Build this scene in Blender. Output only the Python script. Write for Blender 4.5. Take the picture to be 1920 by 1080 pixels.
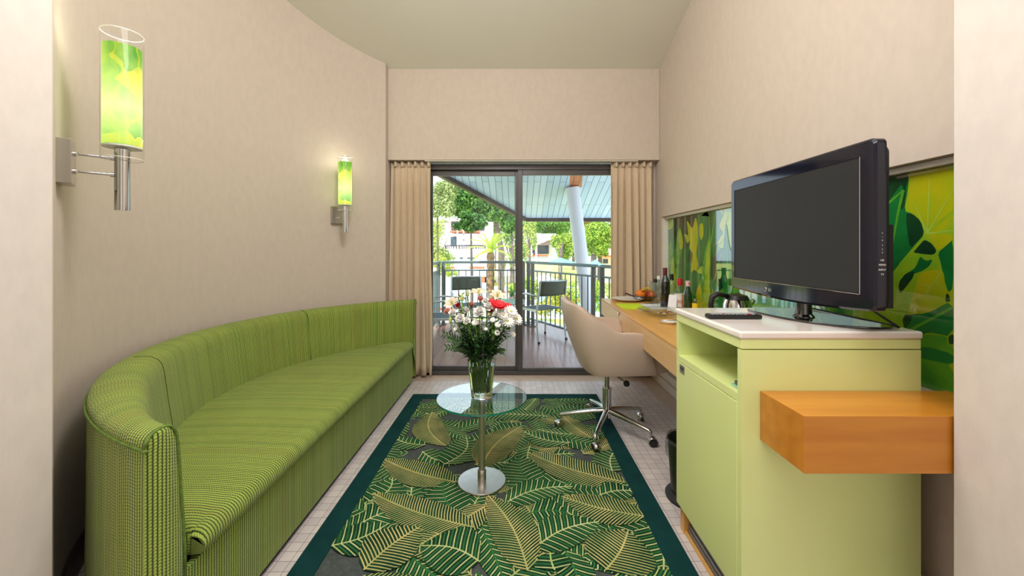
import bpy, bmesh, math, random
from mathutils import Vector, Matrix
C = bpy.context.scene
for o in list(bpy.data.objects): bpy.data.objects.remove(o)
R = math.radians; PI = math.pi; sin = math.sin; cos = math.cos
random.seed(7)

# ---------------------------------------------------------------- camera
cam = bpy.data.objects.new('camera', bpy.data.cameras.new('camera')); C.collection.objects.link(cam)
cam.location = (0, 0, 1.2); cam.rotation_euler = (R(90), 0, 0)
cam.data.sensor_width = 36; cam.data.lens = 36*750/1920
cam.data.shift_x = -5/1920; cam.data.shift_y = -73/1920
cam.data.clip_start = .02; cam.data.clip_end = 400
C.camera = cam

# ---------------------------------------------------------------- light
C.view_settings.view_transform = 'Standard'; C.view_settings.look = 'None'
C.view_settings.gamma = 1; C.view_settings.use_curve_mapping = False
C.view_settings.exposure = 0.2
w = bpy.data.worlds.new('sky'); C.world = w; w.use_nodes = True
w.node_tree.nodes['Background'].inputs[0].default_value = (.74, .87, 1, 1)
w.node_tree.nodes['Background'].inputs[1].default_value = 2.0
def lamp(name, kind, loc, rot, energy, color, **kw):
    l = bpy.data.lights.new(name, kind); l.energy = energy; l.color = color
    for k, v in kw.items(): setattr(l, k, v)
    o = bpy.data.objects.new(name, l); C.collection.objects.link(o)
    o.location = loc; o.rotation_euler = [R(a) for a in rot]
    return o
lamp('sun', 'SUN', (0, -5, 12), (38, 0, -28), 5.2, (1, .96, .88), angle=R(.6))
# unseen lights added as fill: lounge globe, hall panels behind and overhead
lamp('lounge_globe_fill', 'POINT', (-.25, 1.35, 2.86), (0, 0, 0), 66, (1, .975, .955), shadow_soft_size=.3)
lamp('hall_rear_fill', 'AREA', (0, -2.37, 1.45), (90, 0, 0), 14, (1, .98, .97), shape='RECTANGLE', size=2.2, size_y=2.1)
lamp('hall_overhead_fill', 'AREA', (0, .45, 2.60), (0, 0, 0), 24, (1, .975, .95), shape='RECTANGLE', size=1.9, size_y=.8)

# ---------------------------------------------------------------- materials
def lin(c): return tuple((x/12.92 if x <= .04045 else ((x+.055)/1.055)**2.4) for x in (v/255 for v in c))
def rgba(c): return lin(c) + (1,)
class N:
    def __init__(s, name):
        s.m = bpy.data.materials.new(name); s.m.use_nodes = True; s.t = s.m.node_tree
        s.b = s.t.nodes['Principled BSDF']; s.out = s.t.nodes['Material Output']
    def n(s, kind, **kw):
        x = s.t.nodes.new('ShaderNode'+kind)
        for k, v in kw.items():
            if k.startswith('i_'):
                key = k[2:]
                key = int(key) if key.isdigit() else key.replace('_', ' ')
                x.inputs[key].default_value = v
            else: setattr(x, k, v)
        return x
    def l(s, a, b): s.t.links.new(a, b)
    def math(s, op, a, b=None):
        x = s.n('Math', operation=op)
        for i, v in enumerate((a, b)):
            if v is None: continue
            if isinstance(v, (int, float)): x.inputs[i].default_value = v
            else: s.l(v, x.inputs[i])
        return x.outputs[0]
    def mix(s, f, a, b):
        x = s.n('Mix', data_type='RGBA')
        for i, v in ((0, f), (6, a), (7, b)):
            if isinstance(v, (int, float)): x.inputs[i].default_value = v
            elif isinstance(v, tuple): x.inputs[i].default_value = v
            else: s.l(v, x.inputs[i])
        return x.outputs[2]
    def ramp(s, f, stops, interp='LINEAR'):
        x = s.n('ValToRGB'); s.l(f, x.inputs[0]); cr = x.color_ramp; cr.interpolation = interp
        while len(cr.elements) < len(stops): cr.elements.new(.5)
        for e, (p, c) in zip(cr.elements, stops): e.position = p; e.color = c
        return x.outputs[0]
    def obj(s): return s.n('TexCoord').outputs['Object']
    def noise(s, vec, scale, detail=3, rough=.5, dist=0):
        x = s.n('TexNoise', i_Scale=scale, i_Detail=detail, i_Roughness=rough, i_Distortion=dist)
        if vec is not None: s.l(vec, x.inputs['Vector'])
        return x.outputs[0]
    def scale(s, vec, v, loc=(0,0,0), rot=(0,0,0)):
        x = s.n('Mapping', i_Scale=v, i_Location=loc, i_Rotation=rot); s.l(vec, x.inputs[0]); return x.outputs[0]
    def bump(s, h, strength, dist=.01):
        x = s.n('Bump', i_Strength=strength, i_Distance=dist); s.l(h, x.inputs['Height']); s.l(x.outputs[0], s.b.inputs['Normal'])
    def set(s, rough=None, metal=None, color=None, coat=None, trans=None, ior=None, spec=None, sheen=None):
        b = s.b.inputs
        for k, v in (('Roughness', rough), ('Metallic', metal), ('Coat Weight', coat), ('Transmission Weight', trans), ('IOR', ior), ('Specular IOR Level', spec), ('Sheen Weight', sheen)):
            if v is not None: b[k].default_value = v
        if color is not None:
            if isinstance(color, tuple): b['Base Color'].default_value = color
            else: s.l(color, b['Base Color'])
        return s

MC = {}
def pm(name, c, rough=.5, metal=0, var=.08, vs=6, bump=0, bs=60, coat=0, c2=None, stretch=(1,1,1), spec=None):
    """procedural material: colour varied by noise, optional bump"""
    if name in MC: return MC[name]
    a = N(name); v = a.scale(a.obj(), stretch)
    f = a.noise(v, vs, 4)
    c = rgba(c); hi = rgba(c2) if c2 else tuple(min(1, x*(1+var)) for x in c[:3])+(1,); lo = c if c2 else tuple(x*(1-var) for x in c[:3])+(1,)
    a.set(rough=rough, metal=metal, coat=coat, spec=spec, color=a.ramp(f, [(.35, lo), (.65, hi)]))
    if bump: a.bump(a.noise(v, bs, 3), bump)
    MC[name] = a.m; return a.m

def wallpaper(name, c, vert=True):
    a = N(name); o = a.obj()
    f1 = a.noise(a.scale(o, (1, 1, .55)), 26, 5, .6); f2 = a.noise(o, 1.1, 2)
    c0 = rgba(c); lo = tuple(x*.965 for x in c0[:3])+(1,); hi = tuple(min(1, x*1.025) for x in c0[:3])+(1,)
    a.set(rough=.75, spec=.25, color=a.mix(a.math('MULTIPLY', f2, .12), a.ramp(f1, [(.35, lo), (.65, hi)]), hi))
    a.bump(a.noise(a.scale(o, (1, 1, .4)), 140, 4), .12, .004)
    return a.m
M = {}
M['wall'] = wallpaper('beige_wallpaper', (203, 189, 177))
M['hallwall'] = wallpaper('pale_hall_wallpaper', (214, 205, 197))
M['ceil'] = pm('ceiling_paint', (216, 214, 200), .8, var=.01, vs=3)
M['white'] = pm('white_paint', (228, 224, 216), .5, var=.02)
M['darkbase'] = pm('dark_skirting', (44, 38, 36), .35, var=.1)
M['beigebase'] = pm('beige_skirting', (205, 190, 170), .5, var=.03)

def tiles():
    a = N('mosaic_tile'); v = a.scale(a.obj(), (1, 1, 1), loc=(.011, .013, 0))
    b = a.n('TexBrick', offset=0.0, squash=1.0, i_Scale=1.0, i_Mortar_Size=.0013, i_Mortar_Smooth=.3, i_Bias=0.0, i_Brick_Width=.05, i_Row_Height=.05)
    b.inputs['Color1'].default_value = rgba((222, 212, 208)); b.inputs['Color2'].default_value = rgba((204, 194, 194)); b.inputs['Mortar'].default_value = rgba((122, 108, 110))
    a.l(v, b.inputs[0]); f = a.noise(v, 3, 3)
    a.set(rough=.28, color=a.mix(a.math('MULTIPLY', f, .25), b.outputs[0], rgba((190, 178, 176))))
    a.bump(a.math('SUBTRACT', 1, b.outputs[1]), .3, .002)
    return a.m
M['tile'] = tiles()
def planks(name, c1, c2, mortar, w, length, rough, rot, ms=.002, noise=.35, coat=0):
    a = N(name); v = a.scale(a.obj(), (1, 1, 1), rot=(0, 0, rot))
    b = a.n('TexBrick', offset=.37, i_Scale=1.0, i_Mortar_Size=ms, i_Mortar_Smooth=.2, i_Brick_Width=length, i_Row_Height=w)
    b.inputs['Color1'].default_value = rgba(c1); b.inputs['Color2'].default_value = rgba(c2); b.inputs['Mortar'].default_value = rgba(mortar)
    a.l(v, b.inputs[0]); f = a.noise(a.scale(v, (2, 22, 22)), 2, 4)
    a.set(rough=rough, coat=coat, color=a.mix(a.math('MULTIPLY', f, noise), b.outputs[0], rgba(mortar)))
    a.bump(a.math('SUBTRACT', 1, b.outputs[1]), .4, .004)
    return a.m
M['deck'] = planks('red_brown_decking', (158, 112, 100), (134, 90, 82), (60, 38, 36), .1, 1.6, .22, R(90), .0025, .25)
M['soffit'] = planks('pale_blue_boards', (206, 226, 246), (182, 208, 232), (60, 76, 92), .092, 1.9, .5, R(90), .0035, .10)
M['patch'] = planks('orange_patch', (214, 142, 92), (200, 126, 80), (70, 46, 34), .092, 1.9, .5, R(90), .0035, .1)

def fabric(name, lime, dark, ochre):
    """corduroy weave: UV u across the cords, v along them, in metres"""
    a = N(name); uv = a.n('UVMap').outputs[0]; sp = a.n('SeparateXYZ'); a.l(uv, sp.inputs[0]); u, v = sp.outputs[0], sp.outputs[1]
    P = .0105
    cord = a.math('ABSOLUTE', a.math('SINE', a.math('MULTIPLY', u, PI/P)))
    idx = a.math('FLOOR', a.math('DIVIDE', u, P))
    wn = a.n('TexWhiteNoise', noise_dimensions='1D'); a.l(idx, wn.inputs['W'])
    chain = a.math('SINE', a.math('ADD', a.math('MULTIPLY', v, 2*PI/.0085), a.math('MULTIPLY', wn.outputs[0], 9)))
    chain = a.math('ADD', a.math('MULTIPLY', chain, .5), .5)
    h = a.math('MULTIPLY', cord, a.math('ADD', a.math('MULTIPLY', chain, .5), .5))
    base = a.ramp(wn.outputs[0], [(0, rgba(lime)), (.55, rgba(tuple(x*.95 for x in lime))), (.86, rgba(tuple(x*.6+y*.4 for x, y in zip(lime, ochre)))), (.95, rgba((150, 180, 78)))], 'CONSTANT')
    col = a.mix(a.ramp(h, [(.14, (0, 0, 0, 1)), (.62, (1, 1, 1, 1))]), rgba(dark), base)
    f = a.noise(a.obj(), 5, 3)
    a.set(rough=.85, spec=.2, sheen=.1, color=a.mix(a.math('MULTIPLY', f, .25), col, rgba(dark)))
    a.bump(h, .55, .004)
    return a.m
M['sofa'] = fabric('green_corduroy', (176, 194, 88), (34, 58, 20), (172, 162, 76))
M['tealborder'] = pm('teal_felt', (18, 58, 58), .95, var=.12, vs=9, bump=.15, bs=400, spec=.1)
M['ruggrey'] = pm('rug_grey', (76, 82, 80), .95, var=.15, vs=60, spec=.1)
M['rugdark'] = pm('rug_dark_green', (22, 54, 36), .95, c2=(32, 72, 44), vs=8, spec=.1)
M['rugmid'] = pm('rug_mid_green', (52, 112, 62), .95, var=.15, vs=20, spec=.1)
M['rugpale'] = pm('rug_pale', (196, 202, 146), .95, c2=(164, 178, 112), vs=12, spec=.1)
M['ruggold'] = pm('rug_gold', (200, 186, 122), .95, c2=(152, 160, 98), vs=9, spec=.1)
def leafprint(name, a1, a2, rough=.06, vs=7):
    a = N(name); o = a.obj(); f = a.noise(o, vs, 3, .5, .6)
    a.set(rough=rough, coat=1.0, color=a.ramp(f, [(.32, rgba(a1)), (.68, rgba(a2))])); a.b.inputs['Coat Roughness'].default_value = .02
    a.b.inputs['Coat IOR'].default_value = 1.6
    return a.m
M['mbase'] = leafprint('print_green', (34, 110, 50), (110, 165, 40))
M['mdark'] = leafprint('print_dark', (14, 48, 28), (28, 78, 40))
M['mdeep'] = leafprint('print_deep_green', (16, 100, 44), (30, 128, 56))
M['mmid'] = leafprint('print_mid_green', (52, 140, 44), (104, 172, 40))
M['mlime'] = leafprint('print_lime', (122, 176, 30), (172, 192, 34))
M['myellow'] = leafprint('print_yellow', (188, 184, 16), (158, 180, 22))
M['mvein'] = leafprint('print_vein', (176, 206, 84), (150, 196, 70))
M['chrome'] = pm('chrome', (205, 205, 205), .08, 1, var=.02)
M['steel'] = pm('brushed_steel', (190, 186, 180), .28, 1, var=.04, vs=30, stretch=(1, 1, .05))
M['alu'] = pm('pale_aluminium', (196, 204, 206), .3, .6, var=.04)
M['doorframe'] = pm('dark_grey_aluminium', (82, 78, 78), .38, .3, var=.05)
M['rail'] = pm('grey_painted_steel', (98, 116, 120), .35, .3, var=.08)
M['railpost'] = pm('grey_post_steel', (112, 118, 114), .4, .3, var=.08)
M['black'] = pm('gloss_black', (14, 14, 17), .05, var=.1, coat=1)
M['navy'] = pm('gloss_blue_black', (16, 18, 34), .08, var=.1, coat=.1)
M['matblack'] = pm('matt_black', (20, 20, 20), .5, var=.1)
M['rubber'] = pm('black_rubber', (24, 24, 26), .6, var=.1)
M['screen'] = pm('dark_screen', (40, 40, 41), .55, var=.03, spec=.25)
M['cab'] = pm('pale_green_lacquer', (228, 238, 160), .3, var=.02, vs=3)
M['cabtop'] = pm('white_composite', (240, 230, 224), .12, var=.02, coat=.3)
M['wood'] = pm('honey_wood', (216, 158, 78), .3, c2=(226, 172, 92), vs=3, stretch=(9, .8, 9), coat=.15)
M['woodx'] = pm('orange_wood', (192, 120, 38), .3, c2=(204, 134, 46), vs=3, stretch=(.8, 9, 9), coat=.15)
M['woodface'] = pm('pale_honey_wood', (222, 180, 124), .35, c2=(228, 190, 138), vs=3, stretch=(9, .8, 9))
M['leather'] = pm('mauve_beige_leather', (208, 186, 170), .45, var=.03, bump=.08, bs=300)
def curtainmat():
    a = N('beige_curtain'); o = a.obj()
    a.set(rough=.8, spec=.15, sheen=.2, color=a.ramp(a.noise(a.scale(o, (40, 40, 3)), 4, 3), [(.3, rgba((206, 184, 158))), (.7, rgba((216, 196, 170)))]))
    return a.m
M['curtain'] = curtainmat()
def sheetglass(name, tint, gloss, f0):
    """thin sheet: clear with a Schlick mirror, the same from both sides"""
    a = N(name); t = a.n('BsdfTransparent'); t.inputs[0].default_value = tint; g = a.n('BsdfGlossy', i_Roughness=gloss)
    geo = a.n('NewGeometry'); mx = a.n('MixShader'); dt = a.n('VectorMath', operation='DOT_PRODUCT'); a.l(geo.outputs['Incoming'], dt.inputs[0]); a.l(geo.outputs['Normal'], dt.inputs[1])
    f = a.math('POWER', a.math('SUBTRACT', 1, a.math('ABSOLUTE', dt.outputs['Value'])), 5)
    f = a.math('ADD', a.math('MULTIPLY', f, 1-f0), f0)
    a.l(f, mx.inputs[0]); a.l(t.outputs[0], mx.inputs[1]); a.l(g.outputs[0], mx.inputs[2]); a.l(mx.outputs[0], a.out.inputs[0])
    return a.m
def thinglass(name, tint, gloss=.0, f0=.04): return sheetglass(name, tint, gloss, f0)
M['pane'] = thinglass('window_glass', (.96, .975, .97, 1), 0, .03)
M['clear'] = thinglass('clear_glass', (.985, .99, .985, 1))
M['tableglass'] = sheetglass('table_glass', (.88, .96, .945, 1), 0, .16)
M['glassedge'] = pm('green_glass_edge', (20, 130, 100), .08, var=.2, coat=.5)
def realglass(name, color, rough=0):
    a = N(name); a.set(rough=rough, trans=1, ior=1.45, color=color); return a.m
M['vase'] = realglass('vase_glass', (.93, .97, .95, 1))
M['slab'] = realglass('table_glass', (.84, .96, .93, 1)); M['slab'].node_tree.nodes['Principled BSDF'].inputs['IOR'].default_value = 1.8
M['water'] = realglass('water', (.86, .94, .84, 1)); 
M['water'].node_tree.nodes['Principled BSDF'].inputs['IOR'].default_value = 1.33
M['darkglass'] = pm('dark_bottle_glass', (16, 12, 14), .06, var=.2, coat=1)
M['greenglass'] = pm('green_bottle_glass', (22, 58, 30), .06, var=.2, coat=1)
M['stem'] = pm('stem_green', (104, 146, 54), .5, var=.25, vs=14)
M['leafd'] = pm('leaf_dark', (38, 74, 34), .5, var=.3, vs=14)
M['leafm'] = pm('leaf_mid', (74, 116, 46), .5, var=.3, vs=14)
M['pwhite'] = pm('petal_white', (252, 249, 244), .6, var=.03)
M['pcream'] = pm('petal_cream', (226, 214, 192), .6, var=.06)
M['pred'] = pm('petal_red', (206, 22, 38), .55, var=.2)
M['ppink'] = pm('petal_pink', (236, 170, 160), .6, var=.15)
M['budg'] = pm('bud_green', (190, 200, 110), .5, var=.1)
M['eye'] = pm('flower_eye', (200, 196, 90), .7, var=.1)
M['twig'] = pm('twig', (58, 44, 34), .8, var=.2)

# ---------------------------------------------------------------- mesh helpers
def basis(d):
    d = Vector(d).normalized(); a = Vector((0, 0, 1)) if abs(d.z) < .95 else Vector((1, 0, 0))
    x = d.cross(a).normalized(); y = d.cross(x).normalized(); return x, y
class MB:
    def __init__(s): s.v = []; s.f = []; s.mi = []; s.uv = {}
    def face(s, ids, m=0, uv=None):
        if uv: s.uv[len(s.f)] = uv
        s.f.append(tuple(ids)); s.mi.append(m)
    def poly(s, pts, m=0, uv=None):
        b = len(s.v); s.v += [tuple(p) for p in pts]; s.face(range(b, b+len(pts)), m, uv); return s
    def box(s, x0, y0, z0, x1, y1, z1, m=0):
        b = len(s.v); s.v += [(x, y, z) for z in (z0, z1) for y in (y0, y1) for x in (x0, x1)]
        for f in ((0,2,3,1), (4,5,7,6), (0,1,5,4), (2,6,7,3), (0,4,6,2), (1,3,7,5)): s.face([b+i for i in f], m)
        return s
    def prism(s, pts, z0, z1, m=0):
        n = len(pts); b = len(s.v); s.v += [(p[0], p[1], z0) for p in pts]+[(p[0], p[1], z1) for p in pts]
        for i in range(n): j = (i+1) % n; s.face((b+i, b+j, b+n+j, b+n+i), m)
        s.face([b+i for i in range(n)][::-1], m); s.face([b+n+i for i in range(n)], m); return s
    def bar(s, p, q, w, h=None, m=0):
        """rectangular bar from p to q"""
        h = h or w; p = Vector(p); q = Vector(q); x, y = basis(q-p); b = len(s.v)
        for c in (p, q):
            for i, j in ((-1,-1), (1,-1), (1,1), (-1,1)): s.v.append(tuple(c+x*i*w/2+y*j*h/2))
        for i in range(4): j = (i+1) % 4; s.face((b+i, b+j, b+4+j, b+4+i), m)
        s.face((b+3, b+2, b+1, b), m); s.face((b+4, b+5, b+6, b+7), m); return s
    def tube(s, pts, r, seg=10, m=0, cap=True):
        pts = [Vector(p) for p in pts]; n = len(pts); rs = r if isinstance(r, (list, tuple)) else [r]*n
        b = len(s.v); px = None
        for i, p in enumerate(pts):
            d = (pts[min(i+1, n-1)]-pts[max(i-1, 0)])
            if px is None: x, y = basis(d)
            else:
                d.normalize(); x = (px-d*px.dot(d)).normalized(); y = d.cross(x)
            px = x
            for k in range(seg):
                a = 2*PI*k/seg; s.v.append(tuple(p+(x*cos(a)+y*sin(a))*rs[i]))
        for i in range(n-1):
            for k in range(seg):
                k2 = (k+1) % seg; s.face((b+i*seg+k, b+i*seg+k2, b+(i+1)*seg+k2, b+(i+1)*seg+k), m)
        if cap:
            s.face([b+k for k in range(seg)][::-1], m); s.face([b+(n-1)*seg+k for k in range(seg)], m)
        return s
    def lathe(s, prof, c=(0,0,0), seg=24, m=0, sx=1, sy=1, rot=0):
        """profile of (r, z); r=0 closes"""
        b = len(s.v); n = len(prof)
        for r, z in prof:
            for k in range(seg):
                a = 2*PI*k/seg+rot; s.v.append((c[0]+r*cos(a)*sx, c[1]+r*sin(a)*sy, c[2]+z))
        for i in range(n-1):
            for k in range(seg):
                k2 = (k+1) % seg; s.face((b+i*seg+k, b+i*seg+k2, b+(i+1)*seg+k2, b+(i+1)*seg+k), m)
        if prof[0][0] > 1e-6: s.face([b+k for k in range(seg)][::-1], m)
        if prof[-1][0] > 1e-6: s.face([b+(n-1)*seg+k for k in range(seg)], m)
        return s
    def ball(s, c, r, seg=12, m=0, sz=1):
        n = max(5, seg//2)
        return s.lathe([(max(1e-7, r*sin(PI*i/n)), -r*sz*cos(PI*i/n)) for i in range(n+1)], c, seg, m)
    def grid(s, rows, m=0, uvs=None, closed=False):
        """rows of points; uvs the same shape"""
        b = len(s.v); nr = len(rows); nc = len(rows[0])
        for r in rows: s.v += [tuple(p) for p in r]
        for i in range(nr-1):
            for j in range(nc if closed else nc-1):
                j2 = (j+1) % nc
                uv = [uvs[i][j], uvs[i][j2], uvs[i+1][j2], uvs[i+1][j]] if uvs else None
                s.face((b+i*nc+j, b+i*nc+j2, b+(i+1)*nc+j2, b+(i+1)*nc+j), m, uv)
        return s
    def add(s, o, off=(0,0,0), rz=0):
        b = len(s.v); c, si = cos(rz), sin(rz)
        s.v += [(off[0]+x*c-y*si, off[1]+x*si+y*c, off[2]+z) for x, y, z in o.v]
        for i, f in enumerate(o.f): s.face([b+k for k in f], o.mi[i], o.uv.get(i))
        return s
    def build(s, name, mats, parent=None, smooth=False, bevel=0, world=False, weld=False, solid=0, seg=2, fixn=True):
        me = bpy.data.meshes.new(name)
        vs = s.v
        if world and parent is not None:
            inv = wm(parent).inverted(); vs = [tuple(inv @ Vector(p)) for p in vs]
        me.from_pydata(vs, [], s.f)
        for m in (mats if isinstance(mats, (list, tuple)) else [mats]): me.materials.append(m if not isinstance(m, str) else M[m])
        me.polygons.foreach_set('material_index', s.mi)
        if s.uv:
            l = me.uv_layers.new(name='UVMap')
            for fi, uv in s.uv.items():
                p = me.polygons[fi]
                for k, li in enumerate(p.loop_indices): l.data[li].uv = uv[k]
        if fixn or weld:
            bm = bmesh.new(); bm.from_mesh(me)
            if weld: bmesh.ops.remove_doubles(bm, verts=bm.verts, dist=1e-5)
            if fixn: bmesh.ops.recalc_face_normals(bm, faces=bm.faces)
            bm.to_mesh(me); bm.free()
        if smooth:
            me.shade_smooth()
            if smooth is not True:
                me.set_sharp_from_angle(angle=R(smooth))
        o = bpy.data.objects.new(name, me); C.collection.objects.link(o)
        if parent is not None: o.parent = parent
        if solid:
            md = o.modifiers.new('thick', 'SOLIDIFY'); md.thickness = solid; md.offset = 0
        if bevel:
            md = o.modifiers.new('bevel', 'BEVEL'); md.width = bevel; md.segments = seg; md.limit_method = 'ANGLE'; md.angle_limit = R(40)
            me.shade_smooth(); me.set_sharp_from_angle(angle=R(80)) if False else None
            md.harden_normals = True
        return o
def wm(o):
    m = Matrix.Translation(o.location) @ o.rotation_euler.to_matrix().to_4x4()
    return wm(o.parent) @ m if o.parent else m
def thing(name, label, cat, loc=(0,0,0), rz=0, group=None):
    o = bpy.data.objects.new(name, None); C.collection.objects.link(o); o.empty_display_size = .05
    o.location = loc; o.rotation_euler = (0, 0, rz); o['label'] = label; o['category'] = cat
    if group: o['group'] = group
    return o
def tag(o, label, cat, group=None, kind=None):
    o['label'] = label; o['category'] = cat
    if group: o['group'] = group
    if kind: o['kind'] = kind
    return o
def struct(o, label=None, cat=None):
    o['kind'] = 'structure'
    if label: o['label'] = label; o['category'] = cat or 'structure'
    return o
def copy_tree(o, parent=None, loc=None, rz=None, label=None):
    c = o.copy(); C.collection.objects.link(c); c.parent = parent
    for ch in [x for x in KIDS if x.parent == o]: copy_tree(ch, c)
    if loc is not None: c.location = loc
    if rz is not None: c.rotation_euler = (0, 0, rz)
    if label: c['label'] = label
    return c
class _K:
    def __iter__(s): return iter(list(bpy.data.objects))
KIDS = _K()
def at(px, py, d):
    """point that stands d metres into the room, taken from measured picture coordinates"""
    return Vector(((px-965)/750*d, d, 1.2-(py-467)/750*d))
def textmesh(txt, size, name, mat, parent, loc, rot, extrude=.0004, world=False):
    cu = bpy.data.curves.new(name, 'FONT'); cu.body = txt; cu.size = size; cu.extrude = extrude; cu.align_x = 'CENTER'; cu.align_y = 'CENTER'
    t = bpy.data.objects.new('tmp', cu); C.collection.objects.link(t)
    dg = bpy.context.evaluated_depsgraph_get(); me = bpy.data.meshes.new_from_object(t.evaluated_get(dg))
    bpy.data.objects.remove(t); me.materials.clear(); me.materials.append(M[mat])
    o = bpy.data.objects.new(name, me); C.collection.objects.link(o); o.parent = parent; o.location = loc; o.rotation_euler = rot
    return o

# ================================================================ the room
CT = []
for k in range(29):
    y = .9+.1*k; q = max(0, y-2.9); CT.append((y, 3.112-.272*(y-2.9)-.07*q*q))
def ceilz(y):
    for (a, za), (b, zb) in zip(CT, CT[1:]):
        if y <= b: return za+(zb-za)*(y-a)/(b-a)
    return 2.863-.35*(y-3.68)
CX, CY, CR = -.37, 2.33, 1.518            # the round left wall
def arc(r, deg): return (CX+r*cos(R(deg)), CY+r*sin(R(deg)))
A0 = math.degrees(math.acos((-1.168-CX)/CR)); A1 = 360-math.degrees(math.acos((-1.358-CX)/CR))

fl = MB(); fl.box(-2.3, -2.4, -.12, 1.7, 3.64, 0)
struct(fl.build('floor', 'tile'))
m = MB(); m.box(-1.3, 3.64, -.12, 1.5, 3.80, .001)
m.box(1.15, 1.0, 0, 1.28, 3.64, .0012)
struct(m.build('trim_1', pm('beige_threshold_stone', (200, 178, 160), .3, var=.05)))
# ceiling, sloping up towards the camera
m = MB(); rows = [[(-2.15, y, z), (1.5, y, z)] for y, z in CT]; m.grid(rows)
up = [[(-2.15, y, z+.16), (1.5, y, z+.16)] for y, z in CT]; m.grid(up)
struct(m.build('ceiling', 'ceil', smooth=40))
# round wall on the left
m = MB(); n = 72
pts = [arc(CR, A0+(A1-A0)*i/n) for i in range(n+1)]
pto = [arc(CR+.12, A0+(A1-A0)*i/n) for i in range(n+1)]
pts.append((-1.345, 1.0)); pto.append((-1.5, .95))
m.grid([[(x, y, -.02) for x, y in pts], [(x, y, ceilz(y)+.03) for x, y in pts]])
m.grid([[(x, y, -.02) for x, y in pto], [(x, y, ceilz(y)+.03) for x, y in pto]])
m.box(-1.29, pts[0][1]-.002, -.02, -1.168, 3.95, 2.86)
struct(m.build('wall_left', 'wall', smooth=40, fixn=False))
m = MB(); pb = [arc(CR-.012, A0+1+(A1-A0-3)*i/n) for i in range(n+1)]
pe = [arc(CR-.001, A0+1+(A1-A0-3)*i/n) for i in range(n+1)]
m.grid([[(x, y, 0) for x, y in pb], [(x, y, .105) for x, y in pb], [(x, y, .11) for x, y in pe]])
struct(m.build('baseboard_left', 'darkbase', smooth=50))
# right wall with the long recess
WX = 1.335; PXX = 1.395; NZ0, NZ1, NY0, NY1 = .73, 1.492, 1.06, 3.64
m = MB()
m.box(WX, .9, -.02, WX+.2, 3.95, NZ0)
m.box(WX, NY1, NZ0, WX+.2, 3.95, 1.9); m.box(WX, .9, NZ0, WX+.2, NY0, 1.9)
m.box(WX, NY0, NZ1, WX+.2, NY1, 1.9)
m.box(PXX+.02, NY0, NZ0, WX+.2, NY1, NZ1)
ys = [.9]+[c[0] for c in CT[1:]]+[3.95]
m.grid([[(WX, y, 1.9) for y in ys], [(WX, y, ceilz(y)+.02) for y in ys]])
m.grid([[(WX+.2, y, 1.9) for y in ys], [(WX+.2, y, ceilz(y)+.02) for y in ys]])
struct(m.build('wall_right', 'wall', fixn=False))
m = MB(); m.box(PXX-.03, NY0, NZ1-.022, PXX+.015, NY1, NZ1-.002); m.box(WX+.012, NY1-.012, NZ0, PXX+.01, NY1-.001, NZ1-.002)
struct(m.build('trim_2', 'white'))
m = MB(); m.box(1.28, 1.25, .0015, WX+.002, 3.795, .075); m.box(1.297, 1.25, .075, WX+.002, 3.795, .14)
struct(m.build('baseboard_right', 'beigebase', bevel=.004))
# end wall with the lowered header
m = MB(); m.box(-1.29, 3.80, -.02, -.84, 3.95, 2.05); m.box(1.10, 3.80, -.02, 1.5, 3.95, 2.05); m.box(-1.29, 3.80, 2.05, 1.5, 3.95, 2.84)
struct(m.build('wall_back', 'wall'))
m = MB(); m.box(-1.1675, 3.68, 2.02, WX-.0005, 3.80, 2.87)
struct(m.build('trim_3', 'wall', bevel=.004))
m = MB(); m.box(-.83, 3.69, 2.012, 1.14, 3.80, 2.0195)
for x in (-.52, .04, .55, 1.0): m.lathe([(.004, -.002), (.004, 0)], (x, 3.735, 2.012), 8, 1)
struct(m.build('trim_4', ['white', 'matblack']))
# hall behind the opening
m = MB(); m.box(-1.32, -2.4, -.02, -1.2, 1.04, 2.75)
struct(m.build('wall_hall_left', 'hallwall', bevel=.003))
m = MB(); m.box(1.14, -2.4, -.02, 1.26, 1.04, 2.75)
struct(m.build('wall_hall_right', 'hallwall', bevel=.003))
m = MB(); m.box(-1.32, -2.5, -.02, 1.26, -2.4, 2.75)
struct(m.build('wall_hall_rear', 'hallwall'))
m = MB(); m.box(-1.32, -2.5, 2.62, 1.26, 1.0, 2.75); m.box(-2.2, .92, 2.62, 1.55, 1.0, 3.75)
m.box(-2.2, .92, -.02, -1.3, .98, 2.75); m.box(1.25, .92, -.02, 1.55, .98, 2.75)
struct(m.build('ceiling_hall', 'ceil'))
# roof over the lounge and the boarded eaves outside
m = MB()
def rz(y): return ceilz(y) if y < 3.9 else 2.863-.35*(y-3.68)
m.poly([(-2.5, .8, 3.9), (1.7, .8, 3.9), (1.7, 3.95, 2.95), (-2.5, 3.95, 2.95)])
m.poly([(-2.5, -2.6, 3.9), (1.7, -2.6, 3.9), (1.7, .8, 3.9), (-2.5, .8, 3.9)])
m.poly([(-2.5, -2.6, -.1), (-2.5, 3.95, -.1), (-2.5, 3.95, 2.95), (-2.5, .8, 3.9), (-2.5, -2.6, 3.9)])
m.poly([(1.7, -2.6, -.1), (1.7, 3.95, -.1), (1.7, 3.95, 2.95), (1.7, .8, 3.9), (1.7, -2.6, 3.9)])
m.poly([(-2.5, -2.6, -.1), (1.7, -2.6, -.1), (1.7, -2.6, 3.9), (-2.5, -2.6, 3.9)])
m.poly([(-2.5, 3.951, -.1), (-1.28, 3.951, -.1), (-1.28, 3.951, 2.9), (-2.5, 3.951, 2.95)])
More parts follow.
